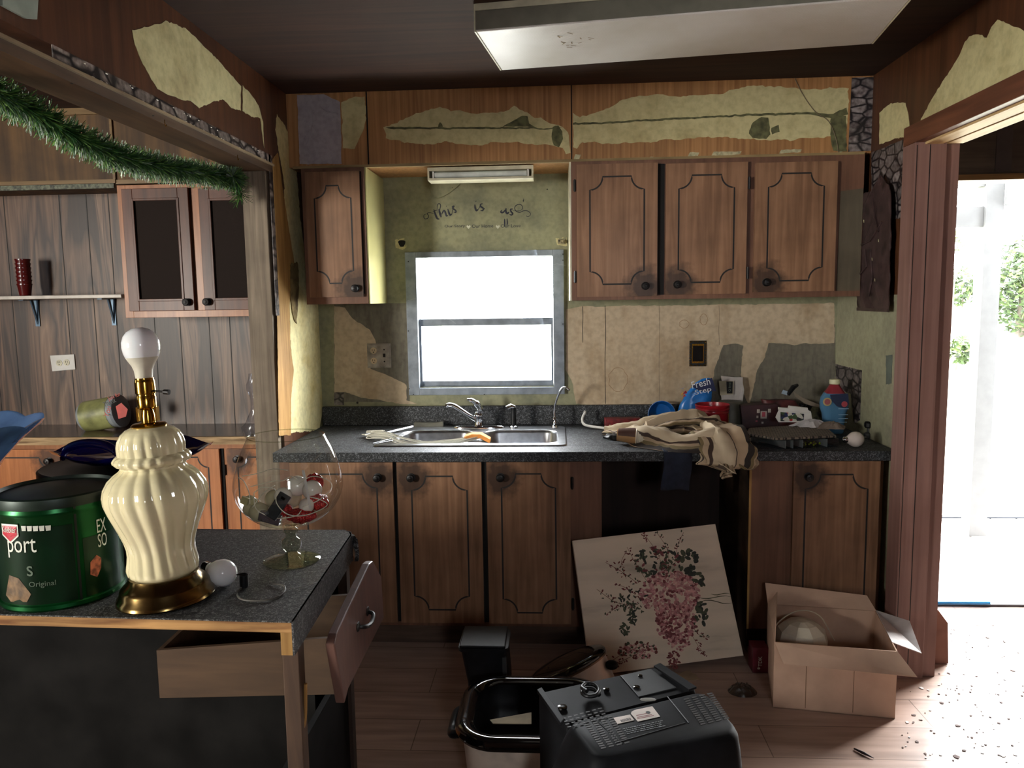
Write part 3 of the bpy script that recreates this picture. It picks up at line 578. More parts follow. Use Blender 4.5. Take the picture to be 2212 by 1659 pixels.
# base cabinets
BF, CT = 3.14, .876
def base_body(name, x0, x1, label, toe=True):
    t = thing(name, ((x0+x1)/2, BF+.3, 0), label, 'cabinet')
    MB().box((x0, BF, .10), (x1, BF+.02, .834)).box((x0, BF+.02, .10), (x0+.015, YB-.02, .834)).box((x1-.015, BF+.02, .10), (x1, YB-.02, .834)).box((x0+.015, YB-.03, .10), (x1-.015, YB-.02, .834)).box((x0+.015, BF+.02, .10), (x1-.015, YB-.03, .115)).build('body', CAB, t, bev=.001)
    MB().box((x0, BF+.05, 0), (x1, BF+.065, .10)).build('toe_kick', wood('toe_board', (70, 54, 44), (104, 84, 70), (3, 30, 30), .7, .5), t)
    return t
sb = base_body('sink_base_cabinet', XL+.01, .187, 'long brown sink base cabinet under the double sink')
door(sb, -1.14, -.695, .12, .826, BF-.018, 'tr', None, inset=(.07, .05), r=.06, kp=(at(816, 1028, 1, BF-.018).x, .762))
door(sb, -.678, -.318, .12, .826, BF-.018, 'tl', None, inset=(.062, .06), r=.06, kp=(at(888, 1027, 1, BF-.018).x, .762))
door(sb, -.296, .055, .12, .826, BF-.018, 'tl', 'r', inset=(.062, .05), r=.06, kp=(at(1081, 1026, 1, BF-.018).x, .762))
MB().box((-.6945, BF-.004, .12), (-.6785, BF, .826)).build('gap', DARKGAP, sb); MB().box((-.3175, BF-.004, .12), (-.2965, BF, .826)).build('gap', DARKGAP, sb)
rb_ = base_body('base_cabinet', .800, 1.338, 'brown single-door base cabinet at right end beside the jamb')
door(rb_, .972, 1.318, .12, .826, BF-.018, 'tl', None, inset=(.048, .055), r=.06, kp=(at(1746, 1028, 1, BF-.018).x, .762))
sp = MB(); sp.box((.797, BF+.002, .0), (.7995, YB-.02, .834)); o = sp.build('worn_side', wood('scuffed_side', (56, 44, 36), (120, 98, 78), (8, 3, 6), .8, .6), rb_); o['label'] = 'scuffed bare side panel'
MB().box((.797, BF-.001, .1), (.806, BF+.003, .834)).build('pale_edge', RAWZ, rb_)
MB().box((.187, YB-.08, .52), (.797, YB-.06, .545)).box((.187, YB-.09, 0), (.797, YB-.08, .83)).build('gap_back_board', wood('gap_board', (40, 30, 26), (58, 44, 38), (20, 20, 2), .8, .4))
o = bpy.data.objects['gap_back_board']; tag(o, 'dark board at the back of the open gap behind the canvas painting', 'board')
# worktop with backsplash
SX0, SX1, SY0, SY1 = -.762, .022, 3.235, 3.665       # sink cut-out
ct = thing('countertop', (.1, 3.4, CT-.041), 'dark speckled granite-look laminate kitchen worktop with backsplash', 'countertop')
cm = MB(); x0, x1, y0, y1, z0 = XL+.003, 1.366, 3.085, YB-.003, CT-.041
cm.box((x0, y0, z0), (x1, SY0, CT)).box((x0, SY1, z0), (x1, y1, CT)).box((x0, SY0, z0), (SX0, SY1, CT)).box((SX1, SY0, z0), (x1, SY1, CT))
cm.build('worktop', COUNT, ct, bev=.003)
MB().box((x0+.002, YB-.024, CT), (1.362, YB-.003, CT+.098)).build('backsplash', COUNT, ct, bev=.005)
# sink
sk = thing('double_sink', (-.37, 3.45, CT), 'stainless steel double bowl drop-in sink in the worktop', 'sink')
ox0, ox1, oy0, oy1 = -.80, .045, 3.205, 3.70
bx = [(-.735, -.387), (-.345, .006)]; by0, by1 = 3.255, 3.60
def bowl_rings(xa, xb):
    cx, cy, hx, hy = (xa+xb)/2, (by0+by1)/2, (xb-xa)/2, (by1-by0)/2
    return [rrect(cx, cy, hx-i, hy-i, r, z) for i, r, z in ((0, .07, CT+.004), (.004, .068, CT+.001), (.008, .066, CT-.01), (.02, .06, CT-.15), (.03, .055, CT-.168), (.06, .04, CT-.172))]
for xa, xb in bx:
    m_ = MB(); R = bowl_rings(xa, xb); m_.rings(R, False, True)
    cx, cy = (xa+xb)/2, (by0+by1)/2; m_.build('bowl', STEEL, sk, smooth=True)
    MB().lathe([(.04, 0), (.042, .002), (.03, .003), (.012, -.002)], 20, c=(cx, cy, CT-.172)).build('drain', CHROME, sk, smooth=True)
rim = MB()
o_ = rrect((ox0+ox1)/2, (oy0+oy1)/2, (ox1-ox0)/2, (oy1-oy0)/2, .03, CT+.001); o2 = rrect((ox0+ox1)/2, (oy0+oy1)/2, (ox1-ox0)/2-.006, (oy1-oy0)/2-.006, .03, CT+.006)
rim.rings([o_, o2], False, False)
bm = bmesh.new()      # flat deck with two holes
def addloop(pts):
    vs = [bm.verts.new(p) for p in pts]; return [bm.edges.new((vs[i], vs[(i+1) % len(vs)])) for i in range(len(vs))]
ed = addloop(o2)
for xa, xb in bx: ed += addloop([(p[0], p[1], CT+.006) for p in rrect((xa+xb)/2, (by0+by1)/2, (xb-xa)/2, (by1-by0)/2, .07, CT)])
bmesh.ops.triangle_fill(bm, use_beauty=True, edges=ed); bm.verts.index_update()
def _in(c): return any(abs(c.x-(a+b)/2) < (b-a)/2-.02 and by0+.02 < c.y < by1-.02 for a, b in bx)
rim.add([v.co for v in bm.verts], [tuple(v.index for v in f.verts) for f in bm.faces if not _in(f.calc_center_median())]); bm.free()
for xa, xb in bx:
    L0 = rrect((xa+xb)/2, (by0+by1)/2, (xb-xa)/2, (by1-by0)/2, .07, CT+.006); rim.rings([L0, bowl_rings(xa, xb)[0]], False, False)
rim.build('rim', STEEL, sk)
fa = thing('kitchen_faucet', (-.38, 3.655, CT+.006), 'chrome single-lever kitchen faucet with spout swung left behind sink', 'faucet')
c = Vector((-.38, 3.655, CT+.006))
MB().rings([[(c.x+.125*s*math.cos(a), c.y+.03*s*math.sin(a), c.z+z) for a in [2*PI*k/28 for k in range(28)]] for s, z in ((1, 0), (1, .006), (.93, .011), (.3, .013))]).build('base_plate', CHROME, fa, smooth=True)
MB().lathe([(.025, .010), (.022, .016), (.021, .055), (.023, .058), (.023, .066), (.020, .075), (.008, .085)], 20, c=c).build('body', CHROME, fa, smooth=True)
MB().tube(bez([c+Vector(p) for p in ((-.012, 0, .04), (-.05, -.03, .07), (-.09, -.05, .103), (-.118, -.06, .121), (-.138, -.068, .124), (-.15, -.07, .118))], 6), [.012]*6+[.011]*12+[.010]*13, 12).build('spout', CHROME, fa, smooth=True)
MB().tube(bez([c+Vector(p) for p in ((.006, 0, .07), (.006, -.01, .10), (-.012, -.03, .13), (-.036, -.05, .146), (-.048, -.055, .147))], 6), [.019]*6+[.016]*6+[.011]*6+[.006]*7, 12, fl=.8).build('lever', CHROME, fa, smooth=True)
sy_ = thing('side_sprayer', (-.21, 3.66, CT+.006), 'black and chrome side sprayer standing right of the faucet', 'sprayer')
c = Vector((-.21, 3.66, CT+.006)); MB().lathe([(.022, 0), (.022, .006), (.015, .012)], 16, c=c).build('collar', CHROME, sy_, smooth=True)
MB().lathe([(.014, .01), (.013, .05), (.012, .08), (.014, .1), (.006, .108)], 14, c=c).build('handle', BLACKP, sy_, smooth=True)
MB().tube([c+Vector((.004, 0, .1)), c+Vector((-.012, -.01, .107)), c+Vector((-.032, -.02, .098))], [.011, .013, .012], 12).build('spray_head', CHROME, sy_, smooth=True)
ft = thing('filter_tap', (-.01, 3.665, CT+.006), 'slim chrome gooseneck filter tap at right corner of sink', 'faucet')
c = Vector((-.01, 3.665, CT+.006)); MB().lathe([(.018, 0), (.017, .008), (.009, .012), (.009, .045), (.006, .05)], 14, c=c).build('base', CHROME, ft, smooth=True)
MB().tube(bez([c+Vector(p) for p in ((0, 0, .045), (0, 0, .09), (.012, -.01, .14), (.035, -.03, .19), (.055, -.04, .2), (.072, -.05, .187))], 7), .0055, 10).build('spout', CHROME, ft, smooth=True)
MB().tube([c+Vector((0, 0, .03)), c+Vector((-.012, -.02, .036))], .004, 8).build('lever', IRON, ft, smooth=True)
a = at(897, 921, 2, CT); tr = MB(); tr.prism([(-.713, 3.71, CT+.001), (-.565, 3.71, CT+.001), (-.568, 3.725, CT+.026), (-.60, 3.725, CT+.022), (-.68, 3.725, CT+.022), (-.713, 3.725, CT+.024)], (0, .03, 0))
tag(tr.build('soap_ledge', flat('soap_grey', (96, 94, 84), .7, 0, .2), bev=.003), 'small grey soap tray against backsplash behind left sink bowl', 'soap dish')
# white cord bundle in the sink, orange sleeve
cd = MB(); random.seed(3)
for i in range(15):
    o1 = random.uniform(-.055, .05); zz = random.uniform(0, .02)
    pts = [(-.37+random.uniform(0, .04), 3.34+o1*.4, CT+.015+zz*.6), (-.46, 3.31+o1, CT-.008+zz), (-.58, 3.285+o1, CT-.014+zz), (-.69, 3.30+o1, CT+.002+zz), (-.77, 3.36+o1, CT+.014+zz), (-.83-random.uniform(0, .04), 3.42+o1*1.3, CT+.008+zz), (-.86+random.uniform(-.04, .04), 3.46+random.uniform(-.03, .03), CT+.005+zz), (-.80+random.uniform(-.04, .03), 3.45+random.uniform(-.03, .03), CT+.01+zz)]
    cd.tube(bez([(a+random.uniform(-.012, .012), b_+random.uniform(-.006, .006), c_) for a, b_, c_ in pts], 5), .0021, 6)
tag(cd.build('white_cord_bundle', flat('cord_white', (190, 188, 176), .6), smooth=True), 'bundle of thin white cords lying across left sink bowl', 'cord')
og = MB(); og.rings([[(x, y-w, z-.006), (x+.002, y-w, z+.012), (x+.004, y+w, z+.018), (x+.004, y+w, z+.004)] for x, y, z, w in ((-.415, 3.33, CT+.010, .016), (-.38, 3.335, CT+.022, .018), (-.34, 3.33, CT+.022, .018), (-.295, 3.30, CT+.004, .015))])
tag(og.build('orange_cloth_strip', flat('orange_cloth', (226, 146, 66), .8), smooth=True, bev=.002), 'small orange cloth strip on the divider between sink bowls', 'cloth')
for i, pts in enumerate((((-.80, 3.50, CT+.013), (-.70, 3.63, CT+.02)), ((-.80, 3.22, CT+.012), (-.735, 3.30, CT+.018)), ((-.775, 3.23, CT+.012), (-.70, 3.31, CT+.014)))):
    tag(MB().tube(pts, .004, 8).build('metal_rod', STEEL, smooth=True), ['thin metal rod lying at the back left edge of sink', 'short metal rod at front left corner of sink, outer one', 'short metal rod at front left corner of sink, inner one'][i], 'rod')
# ------------------------------------------------------------------ wall plates
op = thing('outlet_plate', at(820, 768, 1, YB), 'chrome two-gang wall plate with one duplex outlet, left of window', 'outlet')
a = at(793, 742, 1, YB); b2 = at(846, 794, 1, YB); xa, xb, za, zb = a.x, b2.x, b2.z, a.z
MB().box((xa, YB-.006, za), (xb, YB-.0012, zb)).box((xa+.006, YB-.009, za+.006), (xb-.006, YB-.006, zb-.006)).build('plate', flat('tarnished_chrome', (150, 146, 138), .4, .6, .3, 16), op, bev=.002)
for z in (za+.036, zb-.036):
    r0 = MB().lathe([(.0165, 0), (.0165, .003)], 20, M=Matrix.Translation((xa+.034, YB-.009, z)) @ Matrix.Rotation(PI/2, 4, 'X')); s_ = r0.build('receptacle', flat('ivory_%d' % int(z*1000), (186, 168, 140), .5), op)
    MB().box((xa+.027, YB-.0128, z-.002), (xa+.029, YB-.0119, z+.008)).box((xa+.038, YB-.0128, z-.002), (xa+.040, YB-.0119, z+.007)).lathe([(.003, 0), (.003, .0008)], 8, M=Matrix.Translation((xa+.034, YB-.0119, z-.008)) @ Matrix.Rotation(PI/2, 4, 'X')).build('slot', GROOVE, s_)
MB().lathe([(.004, 0), (.003, .002)], 10, M=Matrix.Translation((xb-.034, YB-.009, (za+zb)/2+.03)) @ Matrix.Rotation(PI/2, 4, 'X')).lathe([(.004, 0), (.003, .002)], 10, M=Matrix.Translation((xb-.034, YB-.009, (za+zb)/2-.03)) @ Matrix.Rotation(PI/2, 4, 'X')).box((xb-.040, YB-.011, (za+zb)/2-.008), (xb-.028, YB-.009, (za+zb)/2+.01)).build('screw', IRON, op)
sw = thing('switch_plate', at(1507, 763, 1, YB), 'ornate brass and black switch plate above the counter clutter', 'switch')
a = at(1489, 736, 1, YB); b2 = at(1525, 791, 1, YB); xa, xb, za, zb = a.x, b2.x, b2.z, a.z
MB().box((xa, YB-.006, za), (xb, YB-.0012, zb)).build('plate', BLACKP, sw, bev=.002)
bb_ = MB()
for k in range(9):
    for xx in (xa+.004, xb-.004): bb_.sphere((xx, YB-.007, za+.008+k*(zb-za-.016)/8), .0034, 8, 6)
for k in range(5):
    for zz in (za+.005, zb-.005): bb_.sphere((xa+.012+k*(xb-xa-.024)/4, YB-.007, zz), .0034, 8, 6)
bb_.box((xa+.012, YB-.008, za+.016), (xb-.012, YB-.006, zb-.016)).build('beaded_border', BRASS, sw)
MB().box((xa+.016, YB-.011, za+.025), (xb-.016, YB-.008, zb-.025)).build('rocker', BLACKG, sw, bev=.001)
wo = thing('outlet_plate', at(137, 784, 1, LYB), 'white crooked duplex outlet plate on the walnut plank wall', 'outlet')
P4 = [at(x, y, 1, LYB-.002) for x, y in ((109, 768), (161, 765), (164, 798), (114, 802))]
MB().prism(P4, (0, -.005, 0)).build('plate', WHITEP, wo, bev=.0015)
for (px, py) in ((128, 784), (144, 783)):
    c = at(px, py, 1, LYB-.007); s_ = MB().lathe([(.017, 0), (.017, .002)], 18, M=Matrix.Translation(c) @ Matrix.Rotation(PI/2, 4, 'X')).build('receptacle', OFFW, wo)
    MB().box((c.x-.006, c.y-.0028, c.z-.001), (c.x-.004, c.y-.002, c.z+.009)).box((c.x+.004, c.y-.0028, c.z-.001), (c.x+.006, c.y-.002, c.z+.009)).lathe([(.003, 0), (.003, .0008)], 8, M=Matrix.Translation((c.x, c.y-.002, c.z-.009)) @ Matrix.Rotation(PI/2, 4, 'X')).build('slot', GROOVE, s_)
# ------------------------------------------------------------------ wall decal
NAVY = flat('decal_navy', (22, 26, 40), .5)
dc = thing('wall_lettering', at(1035, 460, 1, YB), 'dark script wall decal reading this is us above the window', 'wall decal')
def zp(x, y): return at(880+x*.16275, 370+y*.16275, 1, YB-.002)
def stroke(parts, name, parent=dc):
    m_ = MB()
    for w, pts in parts: 
        B = bez([zp(*p) for p in pts], 6); n = len(B); wm = w*.16275*.00232
        m_.tube(B, [wm*(.45+.55*math.sin(PI*min(1, max(0, i/(n-1))))) for i in range(n)], 6)
    for v in m_.v: v.y = YB-.0005-(YB-.002-v.y)*.15-.0008
    return m_.build(name, NAVY, parent)
stroke([(5, [(250, 570), (225, 575), (217, 605), (235, 632), (270, 622), (280, 590), (262, 558), (300, 550), (350, 560)]),
        (13, [(350, 505), (370, 570), (395, 625), (425, 635)]), (5, [(335, 540), (370, 520), (395, 515)]),
        (5, [(395, 560), (395, 470), (405, 435), (430, 432), (440, 460), (425, 520), (425, 560)]), (14, [(418, 500), (430, 560), (448, 610)]), (12, [(455, 570), (480, 525), (500, 540), (515, 590), (540, 588)]),
        (13, [(535, 500), (548, 545), (565, 580), (590, 565)]), (9, [(518, 460), (523, 466)]), (11, [(590, 470), (618, 462), (600, 490), (640, 520), (640, 545), (615, 540)]), (5, [(590, 565), (605, 500), (618, 462)])], 'word_this')
stroke([(13, [(895, 440), (898, 480), (915, 520), (940, 505)]), (9, [(907, 395), (913, 400)]), (11, [(1000, 430), (970, 440), (975, 470), (1005, 490), (1000, 520), (970, 520)]), (5, [(940, 505), (960, 470), (985, 425)]), (5, [(1000, 515), (1030, 490)])], 'word_is')
stroke([(11, [(1250, 515), (1240, 540), (1270, 545), (1310, 500)]), (13, [(1310, 490), (1305, 530), (1325, 560), (1350, 540)]), (11, [(1400, 500), (1370, 505), (1375, 535), (1395, 560), (1380, 580), (1355, 570)]),
        (5, [(1395, 520), (1450, 525), (1500, 520), (1530, 490), (1515, 450), (1475, 440), (1435, 460), (1425, 495), (1445, 530), (1490, 545), (1540, 525), (1590, 525), (1630, 555), (1625, 590), (1590, 600), (1575, 585)])], 'word_us')
sm = MB(); 
stroke([(10, [(1290, 630), (1290, 680), (1295, 740)]), (9, [(1322, 625), (1326, 680), (1320, 720)]), (5, [(1545, 360), (1540, 390), (1535, 410)])], 'ink_drip')
for body, xa, xb, yb in (('Our Story', 495, 765, 757), ('Our Home', 858, 1140, 752), ('Our Love', 1240, 1503, 749)):
    a = zp(xa, yb); b2 = zp(xb, yb); text(body, (a.x, YB-.001, a.z), (1, 0, 0), (0, 0, 1), b2.x-a.x, NAVY, dc, 'small_lettering', height=.0165)
for xc in (812, 1200):
    c = zp(xc, 738); H_ = [(0, -.010), (.010, .001), (.009, .007), (.005, .008), (0, .004), (-.005, .008), (-.009, .007), (-.010, .001)]
    MB().prism([(c.x+u, YB-.001, c.z+v) for u, v in H_], (0, -.0006, 0)).build('heart', flat('heart_%d' % xc, (196, 196, 176), .6), dc)
# ================================================================== LEFT ROOM FURNITURE
MESHM, nt, b = newmat('perforated_dark_mesh'); L = nt.links
vo = N(nt, 'ShaderNodeTexVoronoi', feature='F1'); vo.inputs['Scale'].default_value = 160; vo.inputs['Randomness'].default_value = .1; L.new(coords(nt, (1, .01, 1)), vo.inputs['Vector'])
rr = ramp(nt, [(.25, lin((10, 7, 6))), (.5, lin((30, 20, 15)))]); L.new(vo.outputs['Distance'], rr.inputs[0]); L.new(rr.outputs[0], b.inputs['Base Color']); b.inputs['Roughness'].default_value = .8; b.inputs['Specular IOR Level'].default_value = .2
lc = thing('mesh_door_wall_cabinet', (-1.72, LYB, 1.445), 'brown wall cabinet with two dark mesh doors in the left room', 'cabinet')
x0, x1, z0, z1 = -2.085, XL-.115, 1.445, 2.075
MB().box((x0, LYS+.02, z0), (x1, LYB-.003, z1)).build('body', CAB, lc, bev=.001)
fr = MB(); fr.box((x0-.006, LYS, z0-.002), (x0+.035, LYS+.02, z1)).box((x1-.03, LYS, z0), (x1, LYS+.02, z1)).box((x0+.035, LYS, z0-.002), (x1-.03, LYS+.02, z0+.03)).box((x0+.035, LYS, z1-.02), (x1-.03, LYS+.02, z1)).box((-1.73, LYS, z0+.03), (-1.665, LYS+.02, z1-.02)); fr.build('face_frame', LCAB, lc, bev=.001)
def mesh_door(xa, xb, za, zb, rot, kx, lab):
    w = .052; Y0 = LYS-.02; m_ = MB()
    m_.box((xa, Y0, za), (xa+w, Y0+.018, zb)).box((xb-w, Y0, za), (xb, Y0+.018, zb)).box((xa+w, Y0, za), (xb-w, Y0+.018, za+w)).box((xa+w, Y0, zb-w), (xb-w, Y0+.018, zb))
    i = .006; m_.box((xa+w-i, Y0-.004, za+w-i), (xa+w+i, Y0, zb-w+i)).box((xb-w-i, Y0-.004, za+w-i), (xb-w+i, Y0, zb-w+i)).box((xa+w, Y0-.004, za+w-i), (xb-w, Y0, za+w+i)).box((xa+w, Y0-.004, zb-w-i), (xb-w, Y0, zb-w+i))
    d = m_.build('door', MESHD, lc, bev=.002); d['label'] = lab
    MB().box((xa+w, Y0+.008, za+w), (xb-w, Y0+.012, zb-w)).build('mesh_panel', MESHM, d); knob(d, (kx, Y0, 1.515), .018)
    for z in (za+.1, zb-.1): pass
mesh_door(-2.06, -1.735, 1.475, 2.055, 0, -1.767, 'left mesh door')
mesh_door(-1.685, -1.33, 1.475, 2.048, 0, -1.668, 'right mesh door')
lb = thing('base_cabinet', (-2.3, 3.75, 0), 'orange-brown base cabinet run in the left room behind the lamp', 'cabinet')
LBF = 3.55
MB().box((-4.2, LBF, .1), (XL-.115, LYB-.003, .832)).box((-4.2, LBF+.06, 0), (XL-.115, LYB-.01, .1)).build('body', LCAB, lb, bev=.001)
LD = wood('left_door_wood', (156, 94, 52), (192, 124, 74), (44, 44, 2.2), .42, .3, coat=.2, dirtcol=(100, 62, 36), knob=True)
for xa, xb, kn, kp, hg in ((-2.40, -1.635, 'tl', (-2.36, .75), None), (-1.598, -1.345, 'tl', (-1.542, .757), None), (-3.2, -2.436, 'tr', (-2.49, .75), None)):
    door(lb, xa, xb, .12, .806, LBF-.018, kn, hg, m=LD, inset=(.055, .04), r=.05, kp=kp)
MB().box((-1.634, LBF-.004, .12), (-1.618, LBF, .806)).build('gap', DARKGAP, lb); MB().box((-2.434, LBF-.004, .12), (-2.42, LBF, .806)).build('gap', DARKGAP, lb)
hinge(lb, -1.614, LBF-.004, .70)
lt_ = MB(); lt_.box((-4.2, 3.525, .835), (XL-.112, LYB-.002, .868)); llt = thing('countertop', (-2.5, 3.7, .835), 'brown narrow wood-edged counter in the left room holding the tipped jar', 'countertop')
lt_.build('worktop', flat('brown_laminate', (84, 66, 54), .22, 0, .2, 12), llt)
MB().box((-4.2, 3.508, .833), (XL-.112, 3.525, .87)).build('raw_front_edge', wood('gnawed_edge', (120, 96, 70), (206, 176, 134), (6, 60, 60), .8, .3), llt)
sh = thing('wall_shelf', (-2.55, 3.82, 1.55), 'narrow white shelf on two blue-grey brackets in the left room', 'shelf')
MB().box((-3.6, 3.70, 1.542), (-2.165, LYB-.002, 1.560)).build('board', flat('white_shelf', (190, 182, 172), .4), sh, bev=.003)
for bx_ in (at(45, 650, 1, 3.8).x, at(215, 650, 1, 3.8).x):
    br = MB(); br.box((bx_-.012, LYB-.006, 1.40), (bx_+.012, LYB-.002, 1.541)).box((bx_-.012, 3.80, 1.537), (bx_+.012, LYB-.006, 1.541)).prism([(bx_-.004, LYB-.006, 1.41), (bx_-.004, LYB-.006, 1.43), (bx_-.004, LYB-.03, 1.537), (bx_-.004, LYB-.05, 1.537)], (.008, 0, 0)).build('bracket', flat('bracket_%d' % int(bx_*100), (84, 104, 122), .4, .5), sh)
rc = thing('stacked_red_cups', (at(55, 638, 1, 3.80).x, 3.80, 1.56), 'tall stack of translucent dark red cups on the white shelf', 'cups')
cx = at(55, 638, 1, 3.80).x; rcm = flat('red_translucent', (84, 20, 20), .2, 0, .1, 8)
for k in range(7): MB().lathe([(.026, 0), (.034, .055), (.036, .056), (.036, .062), (.034, .062)], 24, c=(cx, 3.80, 1.5605+k*.021)).build('cup', rcm, rc, smooth=True)
# tipped plastic jar with lettering
jr = thing('tipped_plastic_jar', (0, 0, 0), 'clear plastic jar with red lettering lying on left room counter', 'jar')
jc = Vector((-2.33, 3.74, .868)); jr.location = jc
u = Vector((1, 0, .16)).normalized(); ang = math.atan2(u.z, u.x)
MJ = Matrix.Translation(jc+Vector((0, 0, .083))) @ Matrix.Rotation(-ang, 4, 'Y') @ Matrix.Rotation(PI/2, 4, 'Y')
JM = flat('clear_jar_plastic', (150, 156, 158), .15, 0, .1, 6)
MB().lathe([(.066, -.105), (.073, -.098), (.076, -.05), (.080, .07), (.080, .085)], 30, M=MJ, cap1=False).build('body', JM, jr, smooth=True)
MB().lathe([(.085, .084), (.085, .10), (.078, .104), (.01, .104)], 30, M=MJ).build('lid', flat('lid_clear', (128, 134, 140), .25, 0, .05, 6), jr, smooth=True)
MB().lathe([(.025, -.107), (.024, -.1055)], 20, M=MJ @ Matrix.Translation((-.0, 0, 0))).build('round_sticker', WHITEP, jr)
lbm = MB(); ring = []
for z in (-.085, .062): ring.append([MJ @ Vector(((.0795+.002*(z > 0))*math.cos(a), (.0795+.002*(z > 0))*math.sin(a), z)) for a in [(-PI*.05)+PI*1.1*k/16-PI*1.02 for k in range(17)]])
lbm.rings(ring, False, False, closed=False); lbm.build('yellow_label', flat('label_yellow', (142, 144, 92), .4, 0, .3, 12), jr, smooth=True)['label'] = 'yellow green label'
for body, px, py, w, col in (('You', 234, 902, .055, (186, 52, 30)), ('Thank', 226, 880, .07, (40, 40, 34)), ('Just for', 236, 868, .07, (176, 56, 34))):
    c = at(px, py, 1, 3.64); text(body, c, (.35, 0, .94) if body == 'You' else (.92, 0, .38), (-.94, 0, .35) if body == 'You' else (-.38, 0, .92), w, flat('ink_'+body[:3], col, .5), jr, height=.026)
st_ = MB().prism([at(x, y, 1, 3.645) for x, y in ((250, 878), (262, 870), (276, 884), (272, 900), (256, 905))], (0, .001, 0)).build('red_flower_print', flat('red_print', (176, 44, 28), .5), jr)
# hanging crumpled clear plastic behind the post
cp = MB(); random.seed(5); pts = []
for k in range(13):
    z = 1.18-.31*k/12; w = .028+.012*math.sin(k*.9)+(.012 if k > 9 else 0); cx = at(540-k*.4, 800, 1, 3.45).x-(.02 if k > 9 else 0)
    pts.append([(cx+w*math.cos(a)*(1+.25*math.sin(3*a+k)), 3.5+.02*math.sin(a)*(1+.3*math.cos(2*a+k*2)), z-.006) for a in [2*PI*i/12 for i in range(12)]])
cp.rings(pts); tag(cp.build('crumpled_plastic_bottle', pane('crumpled_plastic', (.86, .88, .92, 1), rough=.15), smooth=True), 'crumpled clear plastic bottle standing at counter end by the post', 'plastic bottle')
# garland
gl = MB(); random.seed(11)
gp_ = bez([at(x, y, 0, XL-.14) for x, y in ((-60, 176), (0, 204), (90, 250), (170, 298), (260, 338), (350, 358), (440, 374), (500, 382))], 14)
gp_ += bez([at(x, y, 0, XL-.09) for x, y in ((500, 378), (512, 392), (515, 410), (520, 425))], 6)[1:]
cum = [0]
for i in range(1, len(gp_)): cum.append(cum[-1]+(gp_[i]-gp_[i-1]).length)
def gpos(s):
    for i in range(1, len(gp_)):
        if cum[i] >= s: return gp_[i-1].lerp(gp_[i], (s-cum[i-1])/max(1e-6, cum[i]-cum[i-1])), (gp_[i]-gp_[i-1]).normalized()
    return gp_[-1], (gp_[-1]-gp_[-2]).normalized()
for i in range(6200):
    p, t = gpos(random.random()*cum[-1]); o_ = t.orthogonal().normalized(); a = random.random()*2*PI
    d = (Matrix.Rotation(a, 3, t) @ o_ + t*random.uniform(-.5, .5)).normalized(); L_ = random.uniform(.032, .060)
    e = p+d*L_+Vector((0, 0, -.006)); s_ = d.cross(t).normalized()*.0015
    gl.add([p-s_, p+s_, e+s_*.6, e-s_*.6], [(0, 1, 2, 3)], 0 if random.random() < .72 else 1)
gar = tag(gl.build('tinsel_garland', [flat('garland_green', (34, 74, 30), .42, 0, .4, 60), flat('garland_light_green', (92, 128, 62), .35, 0, .3, 60)]), 'green tinsel garland hanging across the left opening below the header', 'garland')
MB().tube(gp_, .003, 6).build('wire_core', IRON, gar)
# ================================================================== CEILING FIXTURE
cl = thing('ceiling_light', (-.245, 2.51, ZC), 'large white fluorescent ceiling fixture with ribbed plastic lens', 'light', rot=(0, 0, math.radians(-7.2)))
LW, LD_ = 1.285, .42
LENS, nt, b = newmat('prismatic_lens'); L = nt.links
wv = N(nt, 'ShaderNodeTexWave'); wv.inputs['Scale'].default_value = 60; L.new(coords(nt, (1, 1, 0), rot=(0, 0, .78)), wv.inputs[0])
wv2 = N(nt, 'ShaderNodeTexNoise'); wv2.inputs['Scale'].default_value = 3; wv2.inputs['Detail'].default_value = 5; L.new(coords(nt), wv2.inputs[0])
rr = ramp(nt, [(.35, lin((206, 203, 200))), (.7, lin((184, 178, 168)))]); L.new(wv2.outputs[0], rr.inputs[0]); L.new(rr.outputs[0], b.inputs['Base Color']); b.inputs['Roughness'].default_value = .3; b.inputs['Transmission Weight'].default_value = .0
bump(nt, b, wv.outputs[0], .25, .002)
MB().box((-.002, -.002, -.022), (LW+.002, LD_, 0)).build('housing', OFFW, cl, local=True, bev=.002)
MB().box((-.006, .0, -.085), (0, LD_, -.0)).build('end_cap', OFFW, cl, local=True, bev=.001)
MB().box((LW, 0, -.085), (LW+.006, LD_, 0)).build('end_cap', OFFW, cl, local=True, bev=.001)
q0 = [(0, 0.0, -.085), (LW, 0, -.085), (LW, LD_, -.085), (0, LD_, -.085)]
ls = MB(); ls.prism([(0, .002, -.022), (0, .0, -.085), (0, LD_, -.085), (0, LD_-.01, -.022)], (LW, 0, 0)); ls.build('diffuser_lens', [LENS], cl, local=True, bev=.004)
sd = MB(); sd.box((.0, -.004, -.080), (LW, -.0005, -.024)); sd.build('side_skirt', flat('skirt', (110, 108, 96), .3, 0, .1), cl, local=True)['label'] = 'grey side of the diffuser'
lsn = MB(); random.seed(8)
for k in range(13):
    x, y = .30+random.uniform(-.05, .06), .14+random.uniform(-.08, .08); a = random.random()*PI; d = Vector((math.cos(a), math.sin(a), 0))*random.uniform(.004, .012); s_ = Vector((-d.y, d.x, 0)).normalized()*.0018
    p = Vector((x, y, -.0865)); lsn.add([p-d-s_, p+d-s_, p+d+s_, p-d+s_], [(0, 1, 2, 3)])
lsn.build('brown_mark', flat('brown_mark', (130, 112, 78), .8), cl, local=True)
